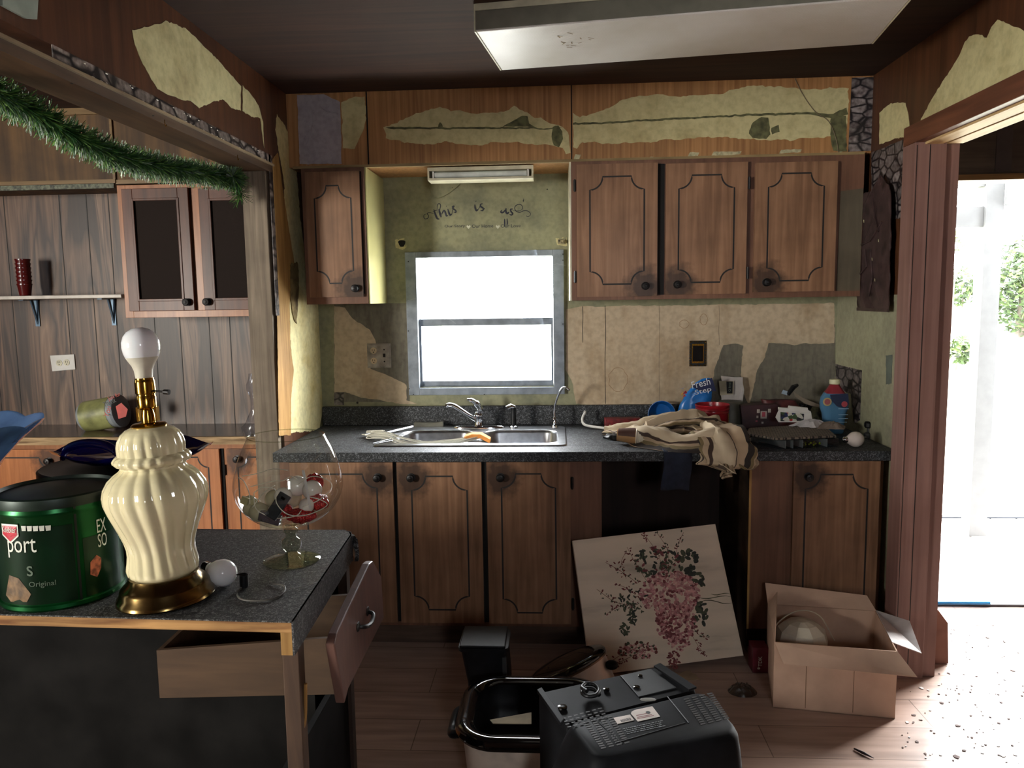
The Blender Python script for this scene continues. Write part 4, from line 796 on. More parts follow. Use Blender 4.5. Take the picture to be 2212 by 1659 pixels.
# ================================================================== ISLAND
IZ = .87
isl = thing('island_counter', (-1.2, 1.75, 0), 'dark speckled kitchen island with raw plywood edge and open drawer bay', 'island')
A, B_, C_, D_ = (-.528, 1.425), (-.566, 2.03), (-1.9, 2.06), (-1.9, 1.475)
tp = MB(); Bc = (-.60, 2.055)
tp.prism([(A[0], A[1], IZ-.003), (-.562, 1.99, IZ-.003), (-.572, 2.015, IZ-.003), (-.592, 2.028, IZ-.003), (C_[0], C_[1], IZ-.003), (D_[0], D_[1], IZ-.003)], (0, 0, .003)); tp.build('laminate_top', COUNTI, isl)
pl = MB(); pl.prism([(A[0]-.004, A[1]+.001, IZ-.024), (-.566, 1.99, IZ-.024), (-.595, 2.026, IZ-.024), (C_[0], C_[1]-.002, IZ-.024), (D_[0], D_[1]+.001, IZ-.024)], (0, 0, .0205)); pl.build('plywood_core', wood('plywood_edge', (110, 72, 40), (190, 146, 92), (5, 60, 60), .8, .5, dirtcol=(50, 32, 20)), isl)
ap = MB(); ap.hexa([(A[0]-.0, A[1], IZ-.072), (A[0]-.004, A[1]+.001, IZ-.072), (-.566, 1.99, IZ-.072), (-.5615, 1.99, IZ-.072)], [(A[0], A[1], IZ), (A[0]-.004, A[1]+.001, IZ), (-.566, 1.99, IZ), (-.5615, 1.99, IZ)])
ap.rings([[( -.5615+.001, 1.99, IZ-.075), (-.566, 1.99, IZ-.075), (-.566, 1.99, IZ), (-.5605, 1.99, IZ)], [(-.572, 2.018, IZ-.07), (-.577, 2.013, IZ-.07), (-.577, 2.013, IZ), (-.571, 2.017, IZ)], [(-.592, 2.031, IZ-.06), (-.592, 2.026, IZ-.06), (-.592, 2.026, IZ), (-.592, 2.031, IZ)]])
ap.box((C_[0], 2.03, IZ-.05), (-.592, 2.034, IZ)); ap.build('laminate_edge', COUNTI, isl)
bl_ = MB(); bl_.prism(jag([Vector(p) for p in ((-.548, 1.985, .868), (-.548, 1.985, .80), (-.552, 2.02, .79), (-.570, 2.05, .80), (-.588, 2.05, .85), (-.575, 2.03, .868))], .01, .006, 3), (-.010, 0, 0)); bl_.build('broken_edge_flap', COUNTI, isl)
MB().hexa([(-.556, A[1]+.003, IZ-.072), (-.533, A[1]+.003, IZ-.072), (-.5675, 1.95, IZ-.072), (-.59, 1.95, IZ-.072)], [(-.556, A[1]+.003, IZ-.024), (-.533, A[1]+.003, IZ-.024), (-.5675, 1.95, IZ-.024), (-.59, 1.95, IZ-.024)]).build('edge_batten', RAWZ, isl)
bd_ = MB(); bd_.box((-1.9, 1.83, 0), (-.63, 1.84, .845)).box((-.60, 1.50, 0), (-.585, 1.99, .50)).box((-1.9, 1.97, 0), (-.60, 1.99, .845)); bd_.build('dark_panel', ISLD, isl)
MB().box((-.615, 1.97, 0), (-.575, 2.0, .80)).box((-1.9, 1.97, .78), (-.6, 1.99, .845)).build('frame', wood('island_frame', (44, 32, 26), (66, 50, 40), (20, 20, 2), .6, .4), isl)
lg = MB(); lg.box((-.575, 1.48, 0), (-.540, 1.515, .80)); lg.build('leg', wood('island_leg', (50, 38, 32), (96, 74, 58), (20, 20, 2), .6, .6), isl, bev=.002)
lg2 = MB(); lg2.tube(bez([(-.535, 1.50, .70), (-.54, 1.50, .62), (-.55, 1.49, .58), (-.552, 1.487, .5), (-.553, 1.487, .0)], 6), .004, 6); lg2.build('split_edge', RAWZ, isl)
sm_ = MB()
# the pulled-out drawer
dr = thing('pulled_out_drawer', (-.50, 1.7, .7), 'scuffed brown drawer hanging pulled out of the island end', 'drawer')
fA, fB, fC, fD = Vector((-.474, 1.515, .792)), Vector((-.468, 1.535, .650)), Vector((-.466, 1.93, .660)), Vector((-.474, 1.87, .822))
df = MB(); th = Vector((-.020, 0, 0)); mid = Vector((-.474, 1.885, .815))
outl = [fA+Vector((0, .0, -.01)), fA+Vector((0, .02, .004)), Vector((-.474, 1.83, .845)), Vector((-.474, 1.865, .84)), Vector((-.470, 1.935, .77)), fC, Vector((-.468, 1.585, .645)), Vector((-.466, 1.545, .632))]
df.prism(outl, th); df.build('drawer_front', DRAWF, dr, bev=.003)
def pull(parent, c):
    m_ = MB(); m_.tube(bez([c+Vector(p) for p in ((0, -.045, 0), (.018, -.035, -.004), (.022, 0, -.010), (.018, .035, -.004), (0, .045, 0))], 6), .005, 8)
    for s_ in (-1, 1): m_.sphere(c+Vector((.002, s_*.045, 0)), (.004, .014, .012), 10, 6)
    return m_.build('drawer_pull', IRON, parent, smooth=True)
pull(dr, Vector((-.472, 1.735, .742)))
ds = MB(); e1, e2, e3, e4 = at(345, 1508, 1, 1.585), at(738, 1500, 1, 1.575), at(733, 1378, 1, 1.575), at(338, 1405, 1, 1.585); ty_ = Vector((0, .010, 0)); fy = Vector((0, .235, .006))
e2.x = e3.x = -.496
ds.hexa([e1, e2, e2+ty_, e1+ty_], [e4, e3, e3+ty_, e4+ty_]); ds.hexa([e1+fy, e2+fy, e2+fy+ty_, e1+fy+ty_], [e4+fy, e3+fy, e3+fy+ty_, e4+fy+ty_])
ds.hexa([e1+ty_, e1+ty_+Vector((.01, 0, .001)), e1+fy+Vector((.01, 0, .001)), e1+fy], [e4+ty_, e4+ty_+Vector((.01, 0, 0)), e4+fy+Vector((.01, 0, 0)), e4+fy])
ds.build('drawer_box', DRAW, dr)
up_ = Vector((0, 0, .008)); db = MB(); db.hexa([e1+ty_+up_, e2+ty_+up_, e2+fy+up_, e1+fy+up_], [e1+ty_+up_*1.5, e2+ty_+up_*1.5, e2+fy+up_*1.5, e1+fy+up_*1.5]); db.build('drawer_bottom', DRAW, dr)
# ------------------------------------------------------------------ ceramic lamp
lp = thing('table_lamp', (-.85, 1.545, IZ), 'cream ribbed ceramic table lamp with brass base and bare bulb', 'lamp')
LC = (-.85, 1.545, IZ)
LT = Matrix.Translation(LC) @ Matrix.Rotation(math.radians(-2.0), 4, 'Y')
MB().lathe([(.098, 0.0005), (.100, .004), (.098, .012), (.092, .018), (.090, .030), (.085, .036), (.074, .046), (.070, .055)], 48, M=LT).build('base', BRASSD, lp, smooth=True, bev=0)
prof = [(.052, .052), (.064, .055), (.0705, .062), (.0715, .074), (.0685, .090), (.0665, .104), (.067, .118), (.071, .135), (.078, .155), (.087, .177), (.096, .200), (.1015, .218), (.1025, .234), (.099, .250), (.090, .266), (.078, .278), (.0665, .286), (.063, .291), (.064, .295), (.072, .299), (.0765, .304), (.077, .309), (.073, .315), (.066, .320), (.0665, .330), (.0665, .338), (.064, .350), (.058, .362), (.048, .371), (.037, .376), (.030, .377)]
def rib(a, z, r):
    if z > .297 and z < .318: return .02*math.cos(22*a)
    k = min(1, max(0, (z-.055)/.02))*min(1, max(0, (.376-z)/.03))
    return .052*k*(abs(math.cos(9*(a+z*1.1)))**1.2-.5)
pr2 = []
for i in range(len(prof)-1):
    for j in range(3):
        t = j/3; pr2.append((prof[i][0]*(1-t)+prof[i+1][0]*t, prof[i][1]*(1-t)+prof[i+1][1]*t))
pr2.append(prof[-1])
MB().lathe(pr2, 216, M=LT, rip=rib).build('body', CERAM, lp, smooth=True)
MB().lathe([(.034, .375), (.036, .379), (.032, .383), (.014, .385), (.0135, .400), (.011, .412), (.016, .420)], 28, M=LT).build('neck', BRASS, lp, smooth=True)
MB().lathe([(.012, .412), (.019, .418), (.0195, .440), (.0185, .442), (.0185, .446), (.0205, .448), (.020, .470), (.0195, .474), (.0185, .476), (.0185, .480)], 28, M=LT).build('socket', BRASS, lp, smooth=True)
for s_ in (-1, 1): MB().box((s_*.020-.002, -.006, .388), (s_*.020+.002, .006, .418), M=LT).build('harp_saddle', BRASS, lp)
sws = MB().tube([LT @ Vector(p) for p in ((.018, -.004, .452), (.045, -.008, .449))], .0022, 8).tube([LT @ Vector(p) for p in ((.044, -.008, .449), (.056, -.0095, .448))], [.0052, .0056], 12); sws.build('switch_knob', IRON, lp, smooth=True)
lbb = MB().lathe([(.0165, .478), (.0175, .486), (.0185, .496), (.022, .506), (.028, .516), (.0325, .524)], 30, M=LT, cap1=False).build('bulb', BULBB, lp, smooth=True)
MB().lathe([(.0325, .524), (.0355, .532), (.0375, .545), (.037, .556), (.033, .568), (.026, .577), (.016, .583), (.006, .5855)], 30, M=LT).build('globe', BULBW, lbb, smooth=True)
# loose bulb with socket on its cord beside the lamp
bl = thing('light_bulb', (-.765, 1.60, IZ), 'loose frosted white light bulb lying right of lamp base', 'light bulb')
MBu = Matrix.Translation((-.752, 1.61, IZ+.031)) @ Matrix.Rotation(math.radians(-35), 4, 'Z') @ Matrix.Rotation(-PI/2, 4, 'Y')
MB().lathe([(.0125, .052), (.0135, .045), (.019, .034), (.026, .020), (.0298, .006), (.0302, -.004), (.027, -.016), (.019, -.025), (.008, -.0295)][::-1], 28, M=MBu).build('globe', BULBW, bl, smooth=True)
MB().lathe([(.0125, .050), (.0125, .072), (.008, .077), (.004, .080)], 18, M=MBu).build('screw_base', BRASSD, bl, smooth=True)
cc = thing('candelabra_socket', (-.70, 1.60, IZ), 'small black socket and looping cord beside the loose bulb', 'socket')
MB().lathe([(.0085, -.016), (.0095, -.01), (.0095, .012), (.006, .014)], 16, M=Matrix.Translation((-.700, 1.60, IZ+.018))).build('shell', BLACKP, cc, smooth=True)
MB().tube(bez([(-.716, 1.60, IZ+.03), (-.70, 1.60, IZ+.034), (-.692, 1.603, IZ+.03)], 5), .0018, 6).build('clip', IRON, cc)
MB().tube(bez([(-.703, 1.60, IZ+.004), (-.70, 1.56, IZ+.003), (-.67, 1.525, IZ+.003), (-.62, 1.525, IZ+.003), (-.598, 1.56, IZ+.003), (-.61, 1.60, IZ+.006), (-.65, 1.62, IZ+.003)], 8), .0021, 8).build('cord', flat('cord_dark', (70, 66, 60), .6), cc, smooth=True)
MB().tube(bez([(-.60, 1.545, IZ+.004), (-.585, 1.58, IZ+.008), (-.568, 1.60, IZ+.004), (-.545, 1.63, IZ+.003)], 6), .0009, 5).build('stray_wire', STEEL, cc)
# ------------------------------------------------------------------ brandy snifter full of oddments
GLS = pane('thin_clear_glass', (.965, .975, .965, 1)); 
GOB = pane('goblet_glass', (.80, .84, .76, 1))
gx, gy = -.656, 1.785
gb = thing('glass_snifter', (gx, gy, IZ), 'giant clear glass brandy snifter full of oddments on the island corner', 'glass')
gc = (gx, gy, IZ)
bp_ = [(.006, .088), (.030, .090), (.060, .098), (.088, .113), (.110, .135), (.124, .160), (.130, .185), (.1285, .208), (.121, .240), (.1105, .270), (.097, .298), (.0905, .3125)]
bpp = [(p.x, p.z) for p in bez([(a, 0, b_) for a, b_ in bp_], 4)]
MB().lathe(bpp, 64, c=gc, cap0=False, cap1=False).build('bowl', GLS, gb, smooth=True)
MB().tube([(gx+.0905*math.cos(2*PI*k/48), gy+.0905*math.sin(2*PI*k/48), IZ+.3125) for k in range(48)], .0011, 8, closed=True).build('rim', GOB, gb, smooth=True)
MB().lathe([(.068, .0005), (.069, .002), (.067, .004), (.045, .009), (.022, .014), (.014, .020), (.0135, .022), (.022, .030), (.0245, .040), (.022, .052), (.013, .060), (.0125, .066), (.018, .074), (.017, .080), (.012, .084), (.016, .088), (.006, .0895)], 48, c=gc).build('foot', GOB, gb, smooth=True)
PEARL = flat('pearl_ball', (232, 228, 216), .2, 0, .05, 5)
BALLD = flat('smoky_ball', (176, 168, 140), .2, 0, .1, 5)
random.seed(2)
balls = [(-.082, -.040, .140, .018, BALLD), (-.055, -.055, .137, .0235, BALLD), (-.030, -.015, .158, .024, BALLD), (-.095, -.01, .150, .016, BALLD), (.0, -.040, .172, .021, PEARL), (.020, .005, .186, .025, PEARL), (.060, -.005, .178, .024, PEARL), (-.005, .03, .150, .025, BALLD), (.058, -.045, .150, .018, PEARL)]
BLAB = ['smoky ball low against the left side of the snifter', 'largest smoky ball at lower left in the snifter', 'smoky ball behind the clear case in the snifter', 'smallest smoky ball, leftmost in the snifter', 'pearl ball left of the black battery pack', 'pearl white ball topmost behind the black battery pack', 'pearl white ball right of the black battery pack', 'smoky ball deepest at the back of the snifter', 'small pearl ball over the red mesh in the snifter']
for (dx, dy, dz, r, m_), lb_ in zip(balls, BLAB):
    tag(MB().sphere((gx+dx, gy+dy, IZ+dz), r, 22, 14).build('ornament_ball', m_, smooth=True), lb_, 'ball', 'balls in the glass snifter')
REDM, nt, b = newmat('red_glitter_mesh'); L = nt.links; vo = N(nt, 'ShaderNodeTexVoronoi'); vo.inputs['Scale'].default_value = 260; L.new(coords(nt), vo.inputs['Vector']); rr = ramp(nt, [(.2, lin((230, 60, 50))), (.5, lin((150, 14, 18)))]); L.new(vo.outputs['Distance'], rr.inputs[0]); L.new(rr.outputs[0], b.inputs['Base Color']); b.inputs['Roughness'].default_value = .25; bump(nt, b, vo.outputs['Distance'], .8, .002)
for i, (dx, dy, dz, rx, ry, rz, lb_) in enumerate(((.045, -.050, .128, .036, .024, .018, 'red glittery bow lowest in the snifter'), (.075, -.020, .152, .030, .026, .020, 'red glittery bow at right in the snifter'), (.058, .02, .190, .022, .018, .024, 'red glittery bow upright at the back of snifter'), (-.010, -.02, .132, .026, .02, .016, 'dark red bow behind the clear case in snifter'))):
    m_ = MB(); m_.sphere((0, 0, 0), (rx, ry, rz), 28, 18)
    m_.v = [v*(1+.16*noise.noise(v*90+Vector((i*5, 0, 0)))+.05*math.sin(v.x*400)) + Vector((gx+dx, gy+dy, IZ+dz)) for v in m_.v]
    tag(m_.build('glitter_bow', REDM, smooth=True), lb_, 'ornament', 'red ornaments in the snifter')
bk = MB(); Mb = Matrix.Translation((gx+.004, gy-.085, IZ+.160)) @ Matrix.Rotation(math.radians(32), 4, 'Y') @ Matrix.Rotation(math.radians(-20), 4, 'X')
bk.box((-.014, -.008, -.032), (.014, .008, .032), M=Mb); bo = bk.build('battery_pack', BLACKP, bev=.002); tag(bo, 'small black battery pack tilted inside the snifter', 'battery pack')
MB().box((-.004, -.0095, .018), (.006, -.008, .024), M=Mb).build('switch', BLACKG, bo)
cs = MB(); Mc = Matrix.Translation((gx-.022, gy-.072, IZ+.128)) @ Matrix.Rotation(math.radians(16), 4, 'Y'); cs.box((-.026, -.008, -.012), (.026, .008, .012), M=Mc)
co_ = cs.build('clear_case', flat('clear_case', (120, 110, 120), .1, 0, .1, 30, Transmission_Weight=.5), bev=.002); tag(co_, 'small clear plastic case low inside the snifter', 'case')
wl_ = MB(); WIRE = flat('white_wire', (214, 208, 190), .4)
for pts in (((-.055, -.08, .19), (-.045, -.095, .155), (.0, -.10, .135), (.045, -.09, .137), (.06, -.09, .15)), ((-.055, -.08, .19), (-.03, -.09, .205), (.0, -.09, .200), (.006, -.10, .17), (.03, -.095, .142), (.07, -.08, .137), (.105, -.04, .148), (.095, -.05, .165), (.07, -.06, .175)),
            ((.045, -.06, .205), (.075, -.05, .222), (.108, -.03, .208), (.112, -.02, .185), (.09, -.05, .165), (.06, -.08, .155)), ((-.07, -.06, .20), (-.02, -.05, .210), (.01, -.06, .215), (.03, -.06, .225), (.04, -.05, .215)), ((-.09, -.06, .225), (-.05, -.06, .232), (-.02, -.05, .24), (.015, -.04, .235)), ((.0, -.09, .21), (-.03, -.09, .19), (-.06, -.08, .155)), ((-.11, -.03, .215), (-.09, -.05, .21), (-.075, -.06, .185), (-.07, -.07, .16))):
    wl_.tube(bez([(gx+a, gy+b_*.98, IZ+c_) for a, b_, c_ in pts], 8), .0011, 6)
tag(wl_.build('white_wire_loops', WIRE, smooth=True), 'loops of thin white wire tangled inside the snifter', 'wire')
zt = MB().hexa([(gx+.052, gy-.05, IZ+.237), (gx+.058, gy-.05, IZ+.237), (gx+.058, gy-.048, IZ+.237), (gx+.052, gy-.048, IZ+.237)], [(gx+.072, gy-.07, IZ+.150), (gx+.078, gy-.07, IZ+.150), (gx+.078, gy-.068, IZ+.150), (gx+.072, gy-.068, IZ+.150)])
tag(zt.build('white_strip', WHITEP), 'thin white plastic strip standing inside the snifter', 'strip')
for i, (dx, dz, a_) in enumerate(((-.088, .165, .4), (-.066, .160, -.3))):
    m_ = MB(); m_.box((-.009, -.004, -.009), (.009, .004, .009), M=Matrix.Translation((gx+dx, gy-.055, IZ+dz)) @ Matrix.Rotation(a_, 4, 'Y')); tag(m_.build('beige_tag', flat('beige_tag%d' % i, (160, 150, 110), .6), bev=.001), ['beige plastic square at far left inside snifter', 'beige plastic square beside another, nearer snifter middle'][i], 'tag')
# ------------------------------------------------------------------ green tin
tx, ty = -1.098, 1.575
tn = thing('green_cracker_tin', (tx, ty, IZ), 'large shiny green cracker tin with dark lid on island left', 'tin')
TG = flat('green_tin', (8, 74, 32), .28, .75, .3, 5)
TP = flat('green_print', (6, 42, 20), .34, .5, .3, 8)
MB().lathe([(.121, .0005), (.124, .004), (.123, .010), (.120, .012), (.120, .165), (.1225, .168), (.1225, .174), (.120, .178), (.120, .186)], 72, c=(tx, ty, IZ)).build('body', TG, tn, smooth=True)
def onr(a, z, r=.1206): return Vector((tx+r*math.cos(a), ty+r*math.sin(a), IZ+z))
def wrap(name, a0, a1, z0, z1, m_, r=.1206, lab=None, pts=None):
    """print wrapped on the round side"""
    g = MB(); n = 14; R0 = [[onr(a0+(a1-a0)*i/n, z, r) for i in range(n+1)] for z in (z0, z1)]; g.rings(R0, False, False, closed=False); o = g.build(name, m_, tn, smooth=True)
    if lab: o['label'] = lab
    return o
wrap('dark_print', -2.75, -1.12, .014, .150, TP); wrap('dark_print', -.98, -.2, .014, .120, TP)
wrap('seam', -1.09, -1.05, .004, .183, flat('tin_seam', (44, 52, 46), .35, .6), r=.1212)
def wraptext(body, a0, z, w, h, m_, r=.1212, rotz=0, name='lettering'):
    o = text(body, (0, 0, 0), (1, 0, 0), (0, 0, 1), w, m_, tn, name, height=h)
    off = tn.location
    for v in o.data.vertices:
        p = v.co+off; a = a0+p.x/.12; q = onr(a, z+p.z, r); v.co = q-off
    return o
WHT = flat('print_whitish', (215, 218, 205), .5); DIMW = flat('print_dim', (92, 110, 92), .5); REDP = flat('logo_red', (190, 34, 54), .4)
wraptext('port', -2.20, .098, .062, .034, WHT); wraptext('s', -1.87, .066, .012, .018, DIMW)
wraptext('EX', -.72, .123, .022, .024, WHT); wraptext('SO', -.72, .096, .022, .024, WHT); wraptext('Original', -1.85, .044, .05, .012, DIMW); 
def wpoly(name, pts, a0, z0, m_, r=.1210, lab=None):
    g = MB(); n_ = len(pts); cu, cw = sum(p[0] for p in pts)/n_, sum(p[1] for p in pts)/n_; ps = [onr(a0+u/.12, z0+w, r) for u, w in pts]+[onr(a0+(u+cu)/2/.12, z0+(w+cw)/2, r) for u, w in pts]+[onr(a0+cu/.12, z0+cw, r)]; g.add(ps, [(i, (i+1) % n_, (i+1) % n_+n_, i+n_) for i in range(n_)]+[(i+n_, (i+1) % n_+n_, 2*n_) for i in range(n_)]); o = g.build(name, m_, tn); 
    if lab: o['label'] = lab
    return o
wpoly('logo_edge', [(-.021, .012), (.021, .012), (.021, -.008), (.001, -.022), (-.021, -.008)], -2.13, .145, WHT, .1222)
wpoly('logo', [(-.018, .009), (.018, .009), (.018, -.006), (.001, -.018), (-.018, -.006)], -2.13, .145, REDP, .1228, 'red logo shield')
wraptext('Keebler', -2.27, .143, .034, .010, WHT, .1236)
for k in range(5): wpoly('nutrition_badge', [(-.004, -.005), (.004, -.005), (.005, .004), (-.005, .004)], -1.86+k*.095, .151-.0005*k, WHT, .1216)
wpoly('cracker_picture', [(-.035, -.012), (-.02, -.022), (.02, -.020), (.030, -.006), (.006, .022), (-.018, .026)], -2.08, .040, flat('cracker', (110, 84, 54), .6, 0, .3, 60), .1216, 'printed cracker picture')
wpoly('figure_picture', [(-.012, -.01), (.002, -.018), (.012, -.004), (.014, .014), (.004, .022), (-.010, .012)], -.80, .062, flat('figure_print', (176, 96, 66), .6, 0, .4, 90), .1216)
MB().lathe([(.1235, .180), (.1240, .190), (.1225, .197), (.1165, .199), (.1135, .193), (.105, .193), (.06, .1985), (.002, .200)], 72, c=(tx, ty, IZ)).build('lid', flat('dark_lid', (20, 34, 26), .42, .4, .3, 20), tn, smooth=True)
tn.scale = (1, 1, 1.2); tn.rotation_euler = (0, 0, .34)
# black box behind, dark blue dish and pale blue bowl on top
t2 = thing('black_round_tin', (-1.16, 1.86, IZ), 'black round tin behind the green tin holding a cobalt dish', 'tin')
MB().lathe([(.165, .0005), (.165, .205), (.17, .207), (.17, .224), (.165, .228), (.155, .226), (.002, .230)], 56, c=(-1.145, 1.865, IZ)).build('body', flat('black_tin', (17, 17, 18), .35, .3, .3), t2, smooth=True)
COB = flat('cobalt_glass', (16, 14, 84), .05, 0, .1, 5, Transmission_Weight=.35)
cb = MB(); R = []
for (r, z) in ((.05, .0), (.10, .004), (.145, .018), (.178, .034), (.182, .036), (.177, .030), (.14, .012), (.05, .006)):
    R.append([(-1.10+r*math.cos(a)*1.12, 1.885+r*math.sin(a)*.8, IZ+.2305+z+(.008*math.sin(5*a+1) if r > .14 else 0)) for a in [2*PI*k/72 for k in range(72)]])
cb.rings(R); tag(cb.build('cobalt_blue_dish', COB, smooth=True), 'wavy cobalt blue glass dish on the black tin', 'dish')
hn = MB(); hn.rings([[(-1.155+.07*math.cos(t)+w*.0, 1.79+.012*math.cos(a)*1.0, IZ+.262+.032*math.sin(t)+.012*math.sin(a)) for a in [2*PI*k/10 for k in range(10)]] for t, w in [(PI-PI*i/12, 0) for i in range(13)]])
tag(hn.build('cobalt_glass_handle', COB, smooth=True), 'arched dark cobalt glass handle piece beside the blue bowl', 'glass handle')
tag(MB().box((-1.56, 1.50, IZ+.0005), (-1.255, 1.69, IZ+.183)).build('dark_carton', flat('dark_carton', (34, 30, 32), .8), bev=.003), 'dark carton under the pale blue bowl at left edge', 'box')
BG = flat('pale_blue_glass', (96, 132, 180), .08, 0, .2, 9, Transmission_Weight=.3)
bb = MB(); R = []; bcx, bcy, bz = -1.370, 1.61, IZ+.1835
for (r, z) in ((.05, .0), (.055, .012), (.075, .05), (.105, .10), (.14, .145), (.178, .178), (.186, .180), (.180, .172), (.135, .140), (.09, .09), (.05, .03)):
    sc_ = .5+.5*math.cos(10*0)
    R.append([(bcx+r*(1+(.045*abs(math.sin(5*a)) if r > .12 else .012*math.sin(10*a)))*math.cos(a), bcy+r*(1+(.045*abs(math.sin(5*a)) if r > .12 else .012*math.sin(10*a)))*math.sin(a), bz+z+(.012*abs(math.sin(5*a)) if z > .15 else 0)) for a in [2*PI*k/100 for k in range(100)]])
bb.rings(R); tag(bb.build('blue_glass_bowl', BG, smooth=True), 'pale blue scalloped glass bowl cut off at left edge', 'bowl')
# ================================================================== COUNTER CLUTTER
CP = lambda x, y: at(x, y, 2, CT)
STRIPE, nt, b = newmat('striped_blanket'); L = nt.links
uvn = N(nt, 'ShaderNodeUVMap'); sp_ = N(nt, 'ShaderNodeSeparateXYZ'); L.new(uvn.outputs[0], sp_.inputs[0])
wn = N(nt, 'ShaderNodeTexNoise'); wn.inputs['Scale'].default_value = 6; wn.inputs['Detail'].default_value = 3; L.new(coords(nt), wn.inputs[0])
ad = N(nt, 'ShaderNodeMath', operation='MULTIPLY_ADD'); L.new(wn.outputs[0], ad.inputs[0]); ad.inputs[1].default_value = .16; L.new(sp_.outputs[1], ad.inputs[2])
fr_ = N(nt, 'ShaderNodeMath', operation='FRACT'); L.new(ad.outputs[0], fr_.inputs[0])
cr_ = ramp(nt, [(0, lin((190, 172, 146))), (.30, lin((186, 168, 142))), (.31, lin((66, 50, 42))), (.36, lin((66, 50, 42))), (.37, lin((176, 154, 128))), (.44, lin((120, 104, 74))), (.50, lin((120, 104, 74))), (.51, lin((44, 36, 32))), (.60, lin((44, 36, 32))), (.61, lin((184, 160, 132))), (.80, lin((196, 178, 152))), (.81, lin((84, 70, 60))), (.835, lin((84, 70, 60))), (.84, lin((192, 174, 148)))]); cr_.color_ramp.interpolation = 'CONSTANT'
L.new(fr_.outputs[0], cr_.inputs[0]); L.new(cr_.outputs[0], b.inputs['Base Color']); b.inputs['Roughness'].default_value = .9
def drape(mb, path, ws, hs, folds=5, amp=.18, ph=0, n=44, st=14, v0=0, v1=2.2, base=None, squash=1.0):
    """swept half-round roll of cloth with long folds; path lies on the counter"""
    P = bez(path, st); m_ = len(P)
    def ev(a, t):
        k = t*(len(a)-1); i = min(int(k), len(a)-2); f = k-i; f = f*f*(3-2*f); return a[i]*(1-f)+a[i+1]*f
    rs = []; b0 = len(mb.v)
    for i, p in enumerate(P):
        t = i/(m_-1); a = P[max(0, i-1)]; c_ = P[min(m_-1, i+1)]; d = (c_-a).normalized(); s_ = Vector((-d.y, d.x, 0)); s_ = s_.normalized() if s_.length > .1 else Vector((0, 1, 0)); up = d.cross(s_)
        if up.z < 0: up = -up
        w = ev(ws, t); h = ev(hs, t); R = []
        for k in range(n):
            th = 2*PI*k/n; q = 1+amp*math.sin(folds*th+ph+t*4)*abs(math.sin(th/2+.3))+.5*amp*noise.noise(Vector((t*7, th*1.6, ph)))*2
            u = math.cos(th)*w*q; z = max(0, math.sin(th))*h*q+min(0, math.sin(th))*.006
            v = p+s_*u+up*z
            v += Vector((0, 0, 1))*noise.noise(v*28)*.007*(1 if math.sin(th) > .1 else 0)
            R.append(v)
        rs.append(R)
    mb.rings(rs)
    for i in range(m_):
        for k in range(n): mb.uv[b0+i*n+k] = (i/m_, v0+(v1-v0)*k/n)
bk_ = MB(); Z = CT+.004
drape(bk_, [(.235, 3.52, Z), (.33, 3.46, Z), (.45, 3.42, Z), (.58, 3.42, Z), (.70, 3.36, Z), (.77, 3.26, Z)], [.045, .075, .12, .15, .15, .10], [.03, .055, .085, .10, .075, .04], 7, .22, 0, v0=0, v1=3.1)
drape(bk_, [(.27, 3.44, Z), (.34, 3.34, Z), (.42, 3.24, Z), (.52, 3.15, Z), (.64, 3.15, Z), (.76, 3.19, Z)], [.03, .05, .09, .085, .10, .09], [.025, .06, .075, .055, .075, .06], 5, .20, 2, v0=.4, v1=2.6)
drape(bk_, [(.40, 3.34, Z+.03), (.52, 3.36, Z+.05), (.64, 3.38, Z+.05), (.72, 3.42, Z+.03)], [.05, .07, .08, .05], [.045, .055, .06, .03], 6, .3, 4, v0=.2, v1=3.0)
drape(bk_, [(.66, 3.30, Z), (.68, 3.15, Z+.02), (.69, 3.07, Z), (.69, 3.025, CT-.035), (.685, 3.02, CT-.07), (.66, 3.025, CT-.095)], [.08, .11, .115, .10, .075, .02], [.075, .07, .045, .035, .03, .012], 7, .24, 1, v0=0, v1=3.4)
for v in bk_.v:
    if v.y > 3.084 and v.z < CT+.0015: v.z = CT+.0015
tag(bk_.build('striped_blanket', STRIPE, smooth=True), 'crumpled cream and dark brown striped blanket heaped on the worktop', 'blanket')
nv = MB(); R = []
for i in range(12):
    t = i/11; zc = CT+.012-t*.17 if i > 2 else CT+.012-(.004*i); yy = 3.095 if i == 0 else (3.078 if i == 1 else 3.074-.006*math.sin(t*4))
    R.append([(.432+.115*u/8+(.004*math.sin(t*5))-.004*t, yy-.006*math.sin(u*1.3+t*2), zc-.004*math.sin(u)) for u in range(9)])
nv.rings(R, False, False, closed=False); o = nv.build('navy_cloth', flat('navy_cloth', (26, 32, 48), .95, 0, .2, 40), smooth=True); md = o.modifiers.new('thick', 'SOLIDIFY'); md.thickness = .003
tag(o, 'dark navy cloth hanging over the worktop front edge', 'cloth')
